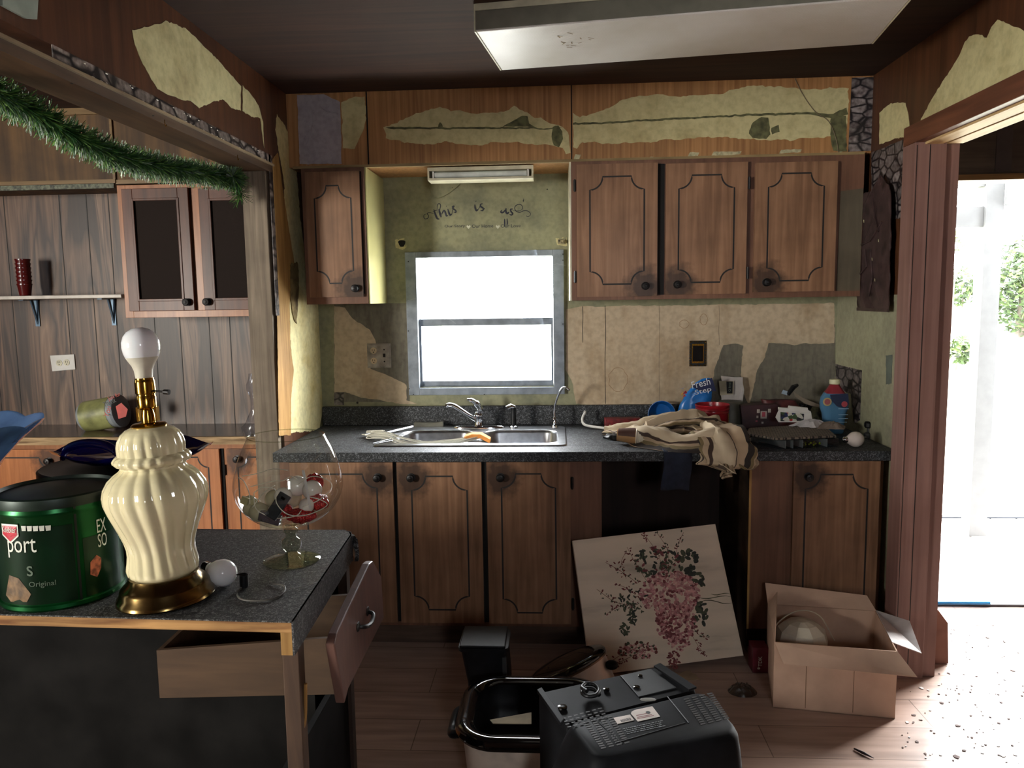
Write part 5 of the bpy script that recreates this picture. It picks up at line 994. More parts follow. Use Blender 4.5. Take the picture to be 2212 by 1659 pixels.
# stack of paper cups lying on its side
cs_ = thing('paper_cup_stack', (.30, 3.245, CT), 'stack of brown paper cups lying on its side by the blanket', 'cups')
Mk = Matrix.Translation((.262, 3.262, CT+.040)) @ Matrix.Rotation(math.radians(-9), 4, 'Z') @ Matrix.Rotation(PI/2+.06, 4, 'Y')
CUPB = flat('cup_brown', (84, 52, 40), .6); CUPK = flat('cup_kraft', (176, 134, 88), .6); RIMW = flat('cup_rim', (214, 204, 184), .5)
c0_ = MB(); c0_.lathe([(.026, -.001), (.0265, 0), (.036, .085)], 32, M=Mk, cap1=False).build('cup', CUPK, cs_, smooth=True)
bw_ = MB(); bw_.rings([[Mk @ Vector(((.0275+.0100*z/.085)*math.cos(a), (.0275+.0100*z/.085)*math.sin(a), z)) for a in [PI*.62+PI*.86*k/16 for k in range(17)]] for z in (.004, .078)], False, False, closed=False); bw_.build('brown_print', CUPB, cs_, smooth=True)
for k in range(6):
    zc = .080+k*.0085; MB().lathe([(.0375, zc), (.0395, zc+.002), (.0395, zc+.0045), (.037, zc+.0055), (.036, zc+.0085)], 32, M=Mk, cap0=False, cap1=False).build('rim', RIMW, cs_, smooth=True)
wt = MB().tube(bez([(.135, 3.70, CT+.078), (.140, 3.70, CT+.072), (.128, 3.69, CT+.05), (.128, 3.67, CT+.027), (.150, 3.65, CT+.015), (.24, 3.60, CT+.009)], 6), .0065, 10)
tag(wt.build('bent_white_tube', WHITEP, smooth=True), 'bent white plastic tube beside the blanket against backsplash', 'tube')
bg_ = MB(); Mq = Matrix.Translation((.318, 3.66, CT+.026)) @ Matrix.Rotation(.05, 4, 'Z'); bg_.box((-.085, -.03, -.026), (.085, .03, .026), M=Mq); o = bg_.build('red_carton', flat('red_carton', (120, 34, 40), .35, 0, .3, 30), bev=.002); tag(o, 'small dark red carton behind the left end of blanket', 'box')
MB().box((.070, -.031, -.014), (.084, -.0302, .006), M=Mq).build('white_mark', WHITEP, o)
dk = MB(); drape(dk, [(.225, 3.40, CT+.001), (.26, 3.36, CT+.001), (.30, 3.34, CT+.001)], [.02, .03, .02], [.018, .024, .02], 4, .2, 3, n=16, st=6); dk.uv = {}
tag(dk.build('black_glove', BLACKP, smooth=True), 'crumpled black glove-like bundle under the left blanket end', 'glove')
# blue bowl, bag, red tub, grey can, papers
bb2 = MB(); Mz = Matrix.Translation((.515, 3.70, CT+.055)) @ Matrix.Rotation(math.radians(58), 4, 'X')
bb2.lathe([(.01, -.045), (.03, -.045), (.055, -.03), (.066, -.008), (.068, .008), (.065, .008), (.052, -.026), (.01, -.040)], 40, M=Matrix.Translation((.515, 3.725, CT+.056)) @ Matrix.Rotation(math.radians(80), 4, 'X'))
tag(bb2.build('blue_plastic_bowl', flat('blue_plastic', (22, 92, 168), .2, 0, .05), smooth=True), 'blue plastic bowl turned on edge against the backsplash', 'bowl')
BAGB = flat('bag_blue', (34, 122, 206), .25, 0, .12, 12, bmp=.3); BAGN = flat('bag_navy', (22, 34, 78), .3)
bg = thing('blue_litter_bag', (.66, 3.73, CT), 'crumpled bright blue plastic bag printed Fresh behind the red tub', 'bag')
bm_ = MB(); R = []
for i in range(16):
    t = i/15; z = CT+.003+t*.212; cxx = .645+.065*t; w = .058+.022*math.sin(PI*t)**.6-(.022*t*t); d = .040*(1-.6*t)
    R.append([Vector((cxx+w*math.cos(a), 3.728+d*math.sin(a), z+(.018*math.cos(a+.8)*t))) for a in [2*PI*k/40 for k in range(40)]])
R = [[p+noise.noise_vector(p*32)*.009*(.3+.7*i/15) for p in r] for i, r in enumerate(R)]
bm_.rings(R); bm_.build('sack', BAGB, bg, smooth=True)
pa = [at(x, y, 1, 3.664) for x, y in ((1492, 833), (1538, 816), (1547, 845), (1512, 846))]
MB().prism(pa, (0, -.001, 0)).build('navy_print', BAGN, bg)
t0 = at(1496, 840, 1, 3.6615); t1 = at(1537, 830, 1, 3.6615); rt = (t1-t0); text('Fresh', t0, rt, (-.22, 0, .97), .088, flat('bag_white', (225, 230, 235), .4), bg, height=.034)
t0 = at(1503, 856, 1, 3.6615); text('Step', t0, rt, (-.22, 0, .97), .078, MATS['bag_white'], bg, height=.030)
fl_ = MB(); random.seed(21)
for k in range(9):
    c = at(1468+random.uniform(0, 24), 838+random.uniform(0, 26), 1, 3.665); fl_.prism([c+Vector((random.uniform(-.012, .012), 0, random.uniform(-.012, .012))) for _ in range(3)], (0, -.002, 0), k % 3)
fl_.build('torn_printed_corner', [flat('p_yellow', (214, 170, 60), .4), flat('p_red', (180, 40, 44), .4), BAGB], bg)
rtb = thing('red_coffee_tub', (.725, 3.52, CT), 'red plastic coffee tub with yellow label, lidless, behind the blanket', 'tub')
rc_ = (.735, 3.60, CT)
RED = flat('tub_red', (156, 26, 38), .28, 0, .06)
MB().lathe([(.072, .0005), (.074, .004), (.074, .085), (.077, .088), (.0745, .091), (.0745, .097), (.079, .100), (.079, .106), (.076, .109), (.079, .113), (.081, .121), (.079, .124), (.077, .123), (.074, .10), (.070, .01), (.002, .008)], 56, c=rc_).build('tub', RED, rtb, smooth=True)
LY = flat('tub_label', (216, 168, 52), .4); LNV = flat('label_navy', (26, 26, 44), .4)
def twrap(nm, a0, a1, z0, z1, m_, r):
    g = MB(); g.rings([[(rc_[0]+r*math.cos(a0+(a1-a0)*i/10), rc_[1]+r*math.sin(a0+(a1-a0)*i/10), rc_[2]+z) for i in range(11)] for z in (z0, z1)], False, False, closed=False); return g.build(nm, m_, rtb, smooth=True)
twrap('navy_label', -2.15, -1.30, .02, .078, LNV, .0746); twrap('yellow_label', -2.10, -1.34, .02, .066, LY, .0752); twrap('side_label', -.45, -.25, .02, .082, LY, .0748); twrap('small_text_band', -1.85, -1.40, .0705, .0735, WHT, .0752)
grc = MB().lathe([(.058, .0005), (.058, .002), (.058, .12), (.055, .124), (.002, .124)], 40, c=(.842, 3.70, CT)); tag(grc.build('grey_canister', flat('grey_can', (84, 82, 70), .5, 0, .15), smooth=True, bev=.001), 'dull grey-green canister standing right of the red tub', 'canister')
pp = MB(); pp.prism(jag([at(x, y, 1, 3.76) for x, y in ((1558, 812), (1606, 815), (1604, 830), (1608, 842), (1602, 880), (1560, 880))], .02, .003, 8), (0, .012, 0)); o = tag(pp.build('white_paper_bag', flat('paper_white', (176, 170, 166), .8, 0, .1)), 'crumpled white paper bag leaning on wall behind red tub', 'paper bag')
cdm = MB(); cdm.prism([at(x, y, 1, 3.752) for x, y in ((1553, 823), (1585, 823), (1584, 852), (1556, 854))], (0, .004, 0)); o = tag(cdm.build('labelled_card', flat('card_cream', (164, 156, 132), .6)), 'cream card with black label strip between bag and white paper', 'card')
MB().prism([at(x, y, 1, 3.7515) for x, y in ((1569, 824), (1583, 824), (1582, 850), (1570, 850))], (0, -.001, 0)).build('black_strip', BLACKP, o)
c = at(1579, 846, 1, 3.750); text('Q lime', c, (0, 0, 1), (-1, 0, 0), .045, DIMW, o, height=.012)
# maroon box with stickers
mb_ = thing('maroon_sticker_case', (1.0, 3.64, CT), 'dark maroon case with pale stickers standing at the backsplash', 'case')
mc = MB(); mc.hexa([at(x, y, 1, 3.62) for x, y in ((1600, 876), (1680, 873), (1680, 922), (1604, 926))], [Vector((p.x+.004, 3.70, p.z)) for p in [at(x, y, 1, 3.62) for x, y in ((1600, 876), (1680, 873), (1680, 922), (1604, 926))]])
mc.build('case', flat('maroon', (56, 26, 30), .45, 0, .2, 30), mb_, bev=.002)
sk_ = MB()
for (x0, y0, x1, y1, mi) in ((1635, 884, 1641, 892, 0), (1659, 883, 1665, 891, 0), (1643, 888, 1656, 904, 0), (1646, 890, 1653, 900, 1), (1634, 898, 1638, 903, 0), (1645, 911, 1649, 915, 0), (1632, 908, 1636, 911, 1)):
    a = at(x0, y0, 1, 3.62); b2 = at(x1, y1, 1, 3.62); yo = 3.6185-.0008*mi; sk_.box((a.x, yo, b2.z), (b2.x, 3.62, a.z), mi)
sk_.build('sticker', [flat('sticker_white', (180, 170, 160), .5), flat('sticker_pink', (170, 70, 84), .5)], mb_)
# dark pouch with gold band, white tray with photo, papers, organiser
dp = MB(); R = []
for i in range(12):
    t = i/11; z = CT+.005+.125*t; cxx = 1.12+.0*t+(-.03+.0)*t; w = .10*(1-.45*t)+.02; d = .045*(1-.6*t)
    R.append([Vector((cxx+w*math.cos(a)-(.03*t), 3.67+d*math.sin(a), z)) for a in [2*PI*k/30 for k in range(30)]])
R = [[p+noise.noise_vector(p*22+Vector((4, 4, 4)))*.014 for p in r] for r in R]
R = [[Vector((p.x, min(p.y, 3.772), max(p.z, CT+.001))) for p in r] for r in R]; dp.rings(R); dpo = tag(dp.build('dark_red_pouch', flat('dark_pouch', (74, 30, 30), .5, 0, .5, 18), smooth=True), 'dark red crumpled pouch with grey strap behind the papers', 'pouch')
stp = MB(); stp.rings([[at(x, y, 1, 3.605)+Vector((0, 0, dz)) for dz in (0,)]+[at(x, y, 1, 3.605)+Vector((.0, .004, .0)), at(x+3, y+w, 1, 3.608), at(x+3, y+w, 1, 3.604)] for x, y, w in ((1714, 846, 10), (1735, 860, 12), (1755, 868, 10), (1778, 878, 6))])
stp.build('strap', flat('strap_grey', (124, 112, 96), .6), dpo)
kn = MB(); kn.prism([at(x, y, 1, 3.60) for x, y in ((1692, 842), (1702, 846), (1700, 854), (1688, 850))], (0, .004, 0), 0); kn.tube([at(1702, 852, 1, 3.602), at(1714, 836, 1, 3.61), at(1722, 832, 1, 3.63)], [.010, .012, .008], 8, 1)
tag(kn.build('blue_black_strap_end', [flat('pale_blue_tag', (150, 168, 184), .4), BLACKP], smooth=True), 'black strap with small pale blue tag sticking up behind tray', 'strap')
lf = MB(); R = []
for i in range(10):
    t = i/9; R.append([Vector((1.235+.055*math.cos(a)*(1-.4*t), 3.60+.035*math.sin(a), CT+.004+.1*t))+noise.noise_vector(Vector((t*3, a, 5)))*.012 for a in [2*PI*k/20 for k in range(20)]])
R = [[Vector((p.x, p.y, max(p.z, CT+.001))) for p in r] for r in R]; lf.rings(R); tag(lf.build('camouflage_pouch', flat('camo', (72, 72, 50), .8, 0, .6, 40), smooth=True), 'mottled dark green camouflage pouch left of detergent bottle', 'pouch')
oz = CT; og_ = thing('plastic_organiser_box', (1.0, 3.18, CT), 'flat clear plastic organiser box at the worktop front edge', 'organiser')
OF = [Vector(p) for p in ((.905, 3.12, CT+.001), (1.165, 3.165, CT+.001), (1.12, 3.36, CT+.001), (.84, 3.30, CT+.001))]
CLR = pane('cloudy_plastic', (.74, .79, .83, 1), rough=.2)
oh = Vector((0, 0, .036)); ob = MB(); ob.hexa(OF, [p+oh for p in OF]); ob.build('box', CLR, og_, bev=.003)
dv = MB()
for t in (.12, .24, .40, .80): p = OF[0].lerp(OF[1], t); q_ = OF[3].lerp(OF[2], t); dv.hexa([p+Vector((0, .003, .002)), p+Vector((.003, .003, .002)), q_+Vector((.003, -.003, .002)), q_+Vector((0, -.003, .002))], [p+Vector((0, .003, .034)), p+Vector((.003, .003, .034)), q_+Vector((.003, -.003, .034)), q_+Vector((0, -.003, .034))])
dv.build('divider', flat('divider_grey', (120, 124, 122), .4), og_)
bdm = MB(); random.seed(4)
for k in range(40):
    t, s_ = random.uniform(.42, .78), random.uniform(.04, .9); p = OF[0].lerp(OF[1], t).lerp(OF[3].lerp(OF[2], t), s_)+Vector((0, 0, random.uniform(.006, .018))); bdm.sphere(p, .0045, 8, 5, k % 2)
bdm.build('beads', [flat('bead_lime', (150, 168, 40), .3), flat('bead_dark', (70, 72, 60), .3)], og_)['kind'] = 'stuff'
WV, nt, b = newmat('woven_straw'); L = nt.links; ck = N(nt, 'ShaderNodeTexBrick'); ck.inputs['Scale'].default_value = 1; ck.inputs['Brick Width'].default_value = .022; ck.inputs['Row Height'].default_value = .012; ck.inputs['Mortar Size'].default_value = .0018
ck.inputs['Color1'].default_value = lin((128, 116, 100)); ck.inputs['Color2'].default_value = lin((104, 92, 80)); ck.inputs['Mortar'].default_value = lin((30, 26, 22)); L.new(coords(nt, rot=(0, 0, .2)), ck.inputs[0]); L.new(ck.outputs[0], b.inputs['Base Color']); b.inputs['Roughness'].default_value = .7; bump(nt, b, ck.outputs['Fac'], -.6, .003)
mtz = CT+.039; wm = MB(); wm.prism([Vector(p) for p in ((.895, 3.115, mtz), (1.155, 3.17, mtz), (1.18, 3.33, mtz), (1.06, 3.43, mtz), (.85, 3.37, mtz), (.80, 3.23, mtz))], (0, 0, .010)); o = wm.build('woven_placemat', WV, bev=.003)
tag(o, 'dark woven placemat lying on the clear organiser box', 'placemat')
ph = thing('glossy_photo_tray', (1.10, 3.46, CT), 'white tray with colourful printed picture propped behind the placemat', 'tray')
TQ = [at(x, y, 1, 3.47) for x, y in ((1682, 912), (1676, 902), (1684, 884), (1752, 890), (1756, 912))]
tq = MB(); tq.prism(TQ, (0, .010, 0)); tq.build('panel', WHITEP, ph, bev=.001)
tr2 = MB(); tr2.prism([at(x, y, 1, 3.462) for x, y in ((1683, 880), (1704, 882), (1706, 877), (1745, 881), (1746, 886), (1752, 889), (1752, 893), (1683, 886))], (0, .02, 0)); tr2.build('lip', WHITEP, ph, bev=.001)
PIC, nt, b = newmat('busy_picture'); L = nt.links; vo = N(nt, 'ShaderNodeTexVoronoi'); vo.inputs['Scale'].default_value = 60; L.new(coords(nt), vo.inputs['Vector']); sc2 = N(nt, 'ShaderNodeSeparateColor'); L.new(vo.outputs['Color'], sc2.inputs[0])
rr = ramp(nt, [(0, lin((36, 44, 84))), (.25, lin((190, 186, 176))), (.45, lin((58, 78, 48))), (.62, lin((160, 40, 40))), (.8, lin((34, 34, 40))), (.95, lin((206, 170, 70)))]); rr.color_ramp.interpolation = 'CONSTANT'; L.new(sc2.outputs[0], rr.inputs[0]); L.new(rr.outputs[0], b.inputs['Base Color']); b.inputs['Roughness'].default_value = .3
MB().prism([at(x, y, 1, 3.4685) for x, y in ((1686, 890), (1737, 894), (1736, 909), (1686, 910))], (0, .001, 0)).build('picture', PIC, ph)
for i, (pts, z, lab, col) in enumerate((([(.86, 3.42), (1.06, 3.44), (1.16, 3.50), (.98, 3.56), (.86, 3.50)], CT+.006, 'brownish paper sheets lying flat behind the placemat', (128, 118, 108)), ([(1.03, 3.40), (1.13, 3.34), (1.22, 3.40), (1.18, 3.47), (1.08, 3.45)], CT+.052, 'crumpled white paper lying on the placemat', (186, 182, 184)), ([(1.13, 3.33), (1.24, 3.31), (1.27, 3.38), (1.22, 3.42), (1.15, 3.40)], CT+.050, 'folded brown paper at placemat right end', (120, 106, 96)))):
    n_ = len(pts); cxy = Vector((sum(p[0] for p in pts)/n_, sum(p[1] for p in pts)/n_, z+.028)); m_ = MB(); ring = []
    P = jag([Vector((a, b_, z)) for a, b_ in pts], .015, .004, i)
    rr_ = []
    for s_, hz in ((1, 0), (.75, .008), (.5, .02), (.25, .022)): rr_.append([cxy.lerp(p, s_)*1+Vector((0, 0, -(cxy.z-z)*(1-s_)+hz+noise.noise(p*40+Vector((s_*3, 0, 0)))*.006*(1-s_)*2)) for p in P])
    m_.rings([[p-Vector((0, 0, .0015)) for p in rr_[0]]]+rr_); tag(m_.build('crumpled_paper', flat('paper_%d' % i, col, .85)), lab, 'paper')
# detergent bottle
bt = thing('cleaner_bottle', (1.262, 3.50, CT), 'blue liquid cleaner bottle with red neck and cream cap', 'bottle')
bx0, by0_ = 1.262, 3.505
def bring(hx, hy, z, n=6): return [(bx0+p[0], by0_+p[1], CT+z) for p in rrect(0, 0, hx, hy, min(hx, hy)*.85, 0)]
BLQ = flat('blue_liquid_bottle', (84, 132, 168), .14, 0, .06, 5, Transmission_Weight=.2)
MB().rings([bring(*p) for p in ((.040, .03, .0005), (.044, .034, .006), (.046, .035, .05), (.052, .036, .09), (.060, .038, .115), (.062, .038, .14), (.058, .036, .165), (.046, .032, .185), (.034, .028, .198), (.028, .026, .206))]).build('body', BLQ, bt, smooth=True)
MB().rings([bring(*p) for p in ((.0465, .0335, .184), (.036, .030, .197), (.030, .028, .206), (.024, .024, .216), (.018, .018, .225))]).build('neck_label', flat('bottle_red', (136, 40, 52), .35), bt, smooth=True)
MB().lathe([(.020, .224), (.023, .226), (.023, .244), (.020, .247), (.001, .2475)], 28, c=(bx0, by0_, CT)).build('cap', flat('cap_cream', (196, 194, 160), .4), bt, smooth=True)
def bl_disc(nm, px, py, r, col, dy):
    c = at(px, py, 1, by0_-.040); return MB().lathe([(r, 0), (r, .0015)], 24, M=Matrix.Translation((c.x, c.y-dy, c.z)) @ Matrix.Rotation(PI/2, 4, 'X')).build(nm, flat(nm+str(px), col, .4), bt)
bl_disc('round_logo', 1787, 868, .019, (176, 160, 110), 0); bl_disc('logo_centre', 1787, 868, .013, (150, 80, 84), .001); bl_disc('red_badge', 1824, 873, .013, (168, 66, 76), .0)
c = at(1780, 872, 1, by0_-.0435); text('Fabuloso', c, (1, 0, .1), (0, 0, 1), .024, WHT, bt, height=.007) if False else None
sw2 = MB(); sw2.prism([at(x, y, 1, by0_-.0395) for x, y in ((1793, 853), (1832, 850), (1834, 872), (1826, 882), (1808, 878), (1797, 866))], (0, -.0006, 0)); sw2.build('dark_swoosh', flat('bottle_navy', (34, 44, 74), .35), bt)
for yy, w_ in ((883, 22), (896, 20), (904, 20), (912, 18)):
    a = at(1811, yy, 1, by0_-.0395); MB().box((a.x, a.y-.0006, a.z-.001), (a.x+w_*.0021, a.y, a.z+.0012)).build('small_print_line', flat('pl%d' % yy, (150, 186, 214), .4), bt)
lb2 = thing('light_bulb', (1.225, 3.15, CT), 'round frosted light bulb lying at right end of the worktop', 'light bulb')
Mv = Matrix.Translation((1.232, 3.165, CT+.033)) @ Matrix.Rotation(math.radians(10), 4, 'Z') @ Matrix.Rotation(-PI/2, 4, 'Y')
MB().lathe([(.008, -.031), (.020, -.026), (.029, -.015), (.0325, -.002), (.031, .010), (.026, .021), (.018, .032), (.0135, .040)], 28, M=Mv).build('globe', flat('bulb_beige', (200, 190, 182), .15, 0, .03), lb2, smooth=True)
MB().lathe([(.013, .040), (.0125, .052), (.006, .056), (.004, .058)], 18, M=Mv).build('screw_base', CHROME, lb2, smooth=True)
gz = thing('small_black_valve', (1.30, 3.30, CT), 'small black knobbed valve fitting in the right worktop corner', 'fitting')
c = at(1880, 946, 2, CT); MB().box((c.x-.06, c.y-.01, CT+.0005), (c.x+.012, c.y+.02, CT+.008)).build('bar', STEEL, gz, bev=.002)
MB().lathe([(.022, .001), (.02, .02), (.009, .026), (.009, .044)], 18, c=(c.x-.005, c.y+.005, CT)).build('stem', DGREY, gz, smooth=True)
MB().lathe([(.016, .044), (.021, .05), (.021, .066), (.016, .072), (.002, .073)], 10, c=(c.x-.005, c.y+.005, CT)).build('knob', BLACKP, gz)
# ================================================================== FLOOR THINGS
# canvas painting leaning in the gap
PBL, PBR, PTR, PTL = at(1277, 1466, 1, 2.90), at(1606, 1416, 1, 3.01), Vector((0, 0, 0)), at(1237, 1168, 1, 3.065)
PBL.z = max(.004, PBL.z); PBR.z = max(.004, PBR.z)
pt = thing('canvas_painting', (.43, 3.0, 0), 'square canvas painting of pink flower bouquet leaning in the cabinet gap', 'painting')
nrm = (PBR-PBL).cross(PTL-PBL).normalized()
PTR = at(1545, 1132, 1, 3.0); PTR = Vector((0, 0, EYE))+(PTR-Vector((0, 0, EYE)))*((PBL-Vector((0, 0, EYE))).dot(nrm)/(PTR-Vector((0, 0, EYE))).dot(nrm))
if nrm.y > 0: nrm = -nrm
CANV, nt, b = newmat('canvas_ground'); L = nt.links; n1 = N(nt, 'ShaderNodeTexNoise'); n1.inputs['Scale'].default_value = 1; n1.inputs['Detail'].default_value = 6; L.new(coords(nt, (1.5, 1.5, 9)), n1.inputs[0])
rr = ramp(nt, [(.42, lin((222, 206, 184))), (.56, lin((206, 192, 172))), (.72, lin((136, 126, 110)))]); L.new(n1.outputs[0], rr.inputs[0]); L.new(rr.outputs[0], b.inputs['Base Color']); b.inputs['Roughness'].default_value = .8
Q = [PBL, PBR, PTR, PTL]; MB().hexa(Q, [p-nrm*.022 for p in Q]).build('canvas', CANV, pt)
def pc(u, v, h=.0006): return (PBL.lerp(PBR, u)).lerp(PTL.lerp(PTR, u), v)+nrm*h
def puv(px, py):      # photograph pixel -> place on the canvas
    o = Vector((0, 0, EYE)); r = RC @ Vector((px-IW/2, IH/2-py, -FPX)); t = (PBL-o).dot(nrm)/r.dot(nrm); p = o+r*t
    e1 = PBR-PBL; e2 = PTL-PBL; d = p-PBL; a11, a12, a22 = e1.dot(e1), e1.dot(e2), e2.dot(e2); b1, b2 = d.dot(e1), d.dot(e2); D = a11*a22-a12*a12
    return (b1*a22-b2*a12)/D, (b2*a11-b1*a12)/D
random.seed(33); PC = [flat('pt_pink', (178, 122, 122), .8, 0, .2, 80), flat('pt_light_pink', (200, 152, 146), .8, 0, .2, 80), flat('pt_mauve', (122, 62, 66), .8, 0, .2, 80), flat('pt_leaf', (72, 78, 58), .8, 0, .2, 80), flat('pt_dark_leaf', (48, 52, 44), .8, 0, .2, 80), flat('pt_rust', (112, 54, 46), .8, 0, .2, 80)]
fw = MB()
def petal(u, v, r, a, asp, mi, h):
    ring = [pc(u+(r*math.cos(t)*math.cos(a)-r*asp*math.sin(t)*math.sin(a)), v+(r*math.cos(t)*math.sin(a)+r*asp*math.sin(t)*math.cos(a)), h) for t in [2*PI*k/7 for k in range(7)]]
    fw.add(ring, [tuple(range(7))], mi)
def blob(px, py, rx, ry, n, mis, r0, r1, asp=.7):
    for k in range(n):
        a = random.random()*2*PI; q = math.sqrt(random.random()); u, v = puv(px+rx*q*math.cos(a), py+ry*q*math.sin(a)); petal(u, v, random.uniform(r0, r1), random.random()*PI, asp, random.choice(mis), .0006+.00002*(len(fw.f) % 60))
blob(1425, 1215, 50, 34, 90, [3, 3, 4, 2], .012, .024, .5); blob(1492, 1212, 22, 24, 24, [3, 4], .018, .03, .6); blob(1512, 1250, 18, 18, 14, [4, 3], .015, .03, .5); blob(1515, 1325, 16, 26, 22, [4, 3], .014, .028, .5); blob(1370, 1300, 34, 26, 40, [3, 3, 4], .010, .02, .4)
blob(1450, 1282, 66, 50, 420, [0, 0, 1, 1, 2], .009, .018); blob(1462, 1345, 44, 42, 240, [0, 0, 2, 2, 1], .009, .017); blob(1470, 1385, 26, 20, 60, [0, 2, 1], .008, .014); blob(1378, 1405, 44, 18, 90, [0, 1, 3, 5], .007, .014); blob(1456, 1425, 14, 20, 50, [5, 2], .007, .012)
blob(1350, 1360, 10, 12, 16, [3], .014, .022, .4); blob(1368, 1335, 10, 14, 16, [3, 4], .014, .022, .4)
def sprig(pts, mis, n, sp=7):
    B = bez([Vector((x, y, 0)) for x, y in pts], 8)
    for i in range(len(B)-1):
        u0, v0 = puv(B[i].x, B[i].y); u1, v1 = puv(B[i+1].x, B[i+1].y); fw.tube([pc(u0, v0, .0007), pc(u1, v1, .0007)], .0009, 4, 5)
    for k in range(n):
        t = random.random(); p = B[int(t*(len(B)-1))]; u, v = puv(p.x+random.uniform(-sp, sp), p.y+random.uniform(-sp, sp)); petal(u, v, random.uniform(.006, .012), random.random()*PI, .5, random.choice(mis), .0012)
sprig([(1440, 1240), (1425, 1195), (1405, 1165), (1396, 1150)], [5, 2], 26); sprig([(1450, 1230), (1448, 1190), (1435, 1165), (1422, 1147)], [5, 3], 20); sprig([(1462, 1225), (1470, 1180), (1484, 1150)], [5, 3], 20); sprig([(1400, 1255), (1375, 1215), (1358, 1182)], [5, 3], 22); sprig([(1380, 1260), (1345, 1235), (1310, 1215)], [5, 2, 3], 30)
sprig([(1375, 1285), (1350, 1268), (1328, 1262)], [5, 2], 18); sprig([(1375, 1310), (1330, 1300), (1290, 1273)], [3, 5], 22); sprig([(1380, 1305), (1340, 1310), (1308, 1328)], [3, 3, 2], 26); sprig([(1400, 1390), (1350, 1410), (1310, 1430), (1296, 1395)], [5, 3, 0], 34); sprig([(1330, 1435), (1360, 1420), (1400, 1400)], [5, 2], 26); sprig([(1490, 1340), (1510, 1370), (1534, 1378)], [5, 3], 16); sprig([(1495, 1370), (1512, 1400), (1525, 1415)], [5, 2], 16); sprig([(1355, 1250), (1345, 1215), (1357, 1190)], [5], 14)
fw.build('painted_flowers', PC, pt)['label'] = 'pink and mauve painted bouquet'
ch = MB()
for y0, x0, x1, d in ((1290, 1510, 1585, 3), (1300, 1515, 1590, -4), (1283, 1540, 1583, 2)):
    ch = MB()
    B = [puv(x0+(x1-x0)*k/6, y0+d*math.sin(k)) for k in range(7)]; ch.tube([pc(u, v, .0006) for u, v in B], [.0006, .0014, .002, .0016, .002, .001, .0004], 5); ch.build('brush_streak', GRN, pt)

# TV / video unit lying on the floor
tvA, tvB, tvC, tvD = Vector((-.07, 1.99, .395)), Vector((.325, 2.20, .36)), Vector((.475, 1.90, .375)), Vector((.085, 1.70, .41))
TVZ = .48
tvB = at(1425, 1440, 2, TVZ); tvA = at(1160, 1497, 2, TVZ); tvC = at(1592, 1580, 2, TVZ); tvD = at(1290, 1640, 2, TVZ)
tv = thing('black_television', (.2, 2.1, 0), 'bulky black tube television lying face down with back labels upward', 'television')
tA, tB, tC, tD = at(1225, 1560, 2, TVZ), at(1520, 1490, 2, TVZ), at(1598, 1578, 2, TVZ), at(1288, 1642, 2, TVZ)
def quadring(q, e, z, r=.03, n=5, lft=0):
    a, b_, c_, d_ = q; ex = (c_-d_).normalized(); ey = (a-d_).normalized(); w = (c_-d_).length; h = (a-d_).length; out = []
    for p in rrect(w/2-lft/2, h/2, w/2+e+lft/2, h/2+e, r, 0, n):
        u, v = p[0]/w, p[1]/h; out.append(d_*(1-u)*(1-v)+c_*u*(1-v)+a*(1-u)*v+b_*u*v+Vector((0, 0, z)))
    return out
tq4 = (tA, tB, tC, tD)
bodyo = MB(); bodyo.rings([quadring(tq4, .03, -TVZ+.002, lft=.09), quadring(tq4, .03, -.36, lft=.09), quadring(tq4, .022, -.20, lft=.05), quadring(tq4, .010, -.05, lft=.012), quadring(tq4, .006, -.018), quadring(tq4, .0, -.005), quadring(tq4, -.008, 0, .024)])
bodyo.build('shell', TVP, tv, smooth=True)
cq = (at(1162, 1497, 2, TVZ-.012), at(1422, 1440, 2, TVZ-.012), at(1506, 1490, 2, TVZ-.012), at(1226, 1562, 2, TVZ-.012))
bo2 = MB(); bo2.rings([quadring(cq, .0, -TVZ+.016, .01), quadring(cq, .0, -.01, .01), quadring(cq, -.003, 0, .008)]); bo2.build('rear_shell', TVP, tv, smooth=True)
def tvp(px, py, z=.0015):      # onto the top face
    return at(px, py, 2, tvD.z+z)
rp = MB(); rp.prism([tvp(x, y, -.001) for x, y in ((1160, 1497), (1170, 1492), (1219, 1560), (1211, 1570))], (0, 0, .010)); rp.build('side_rail', TVP, tv, bev=.001); rp = MB(); rp.prism([tvp(x, y, -.001) for x, y in ((1412, 1442), (1426, 1436), (1505, 1488), (1488, 1494))], (0, 0, .006)); rp.build('side_rail', TVP, tv, bev=.001)
rs_ = MB(); rs_.prism([tvp(x, y, -.012) for x, y in ((1340, 1462), (1405, 1447), (1462, 1488), (1380, 1508))], (0, 0, .004)); rs_.build('raised_connector_panel', flat('tv_panel', (32, 35, 38), .5, 0, .2), tv, bev=.001)
for (ax0, ay0, bx1, by1_, n_) in ((1259, 1560, 1300, 1620, 4), (1476, 1510, 1515, 1568, 4)):
    vt = MB()
    for k in range(n_):
        dx = k*17; dy = -k*4.3*.9
        for j in range(13):
            t = j/13; x = ax0+dx+(bx1-ax0)*t; y = ay0+dy+(by1_-ay0)*t
            vt.prism([tvp(x+a, y+b_, .0004) for a, b_ in ((0, 0), (11, -2.6), (13, .2), (2, 2.8))], (0, 0, .0004))
    vt.build('vent_grille', GROOVE, tv)
vt = MB()
for r_i in range(4):
    for k in range(7): x = 1213+k*13+r_i*4; y = 1552-k*3.6+r_i*6; vt.prism([tvp(x+a, y+b_, .0022) for a, b_ in ((0, 0), (8, -1.8), (9.5, .2), (1.5, 2))], (0, 0, .0005))
vt.build('vent_grille', GROOVE, tv)
gv = MB()
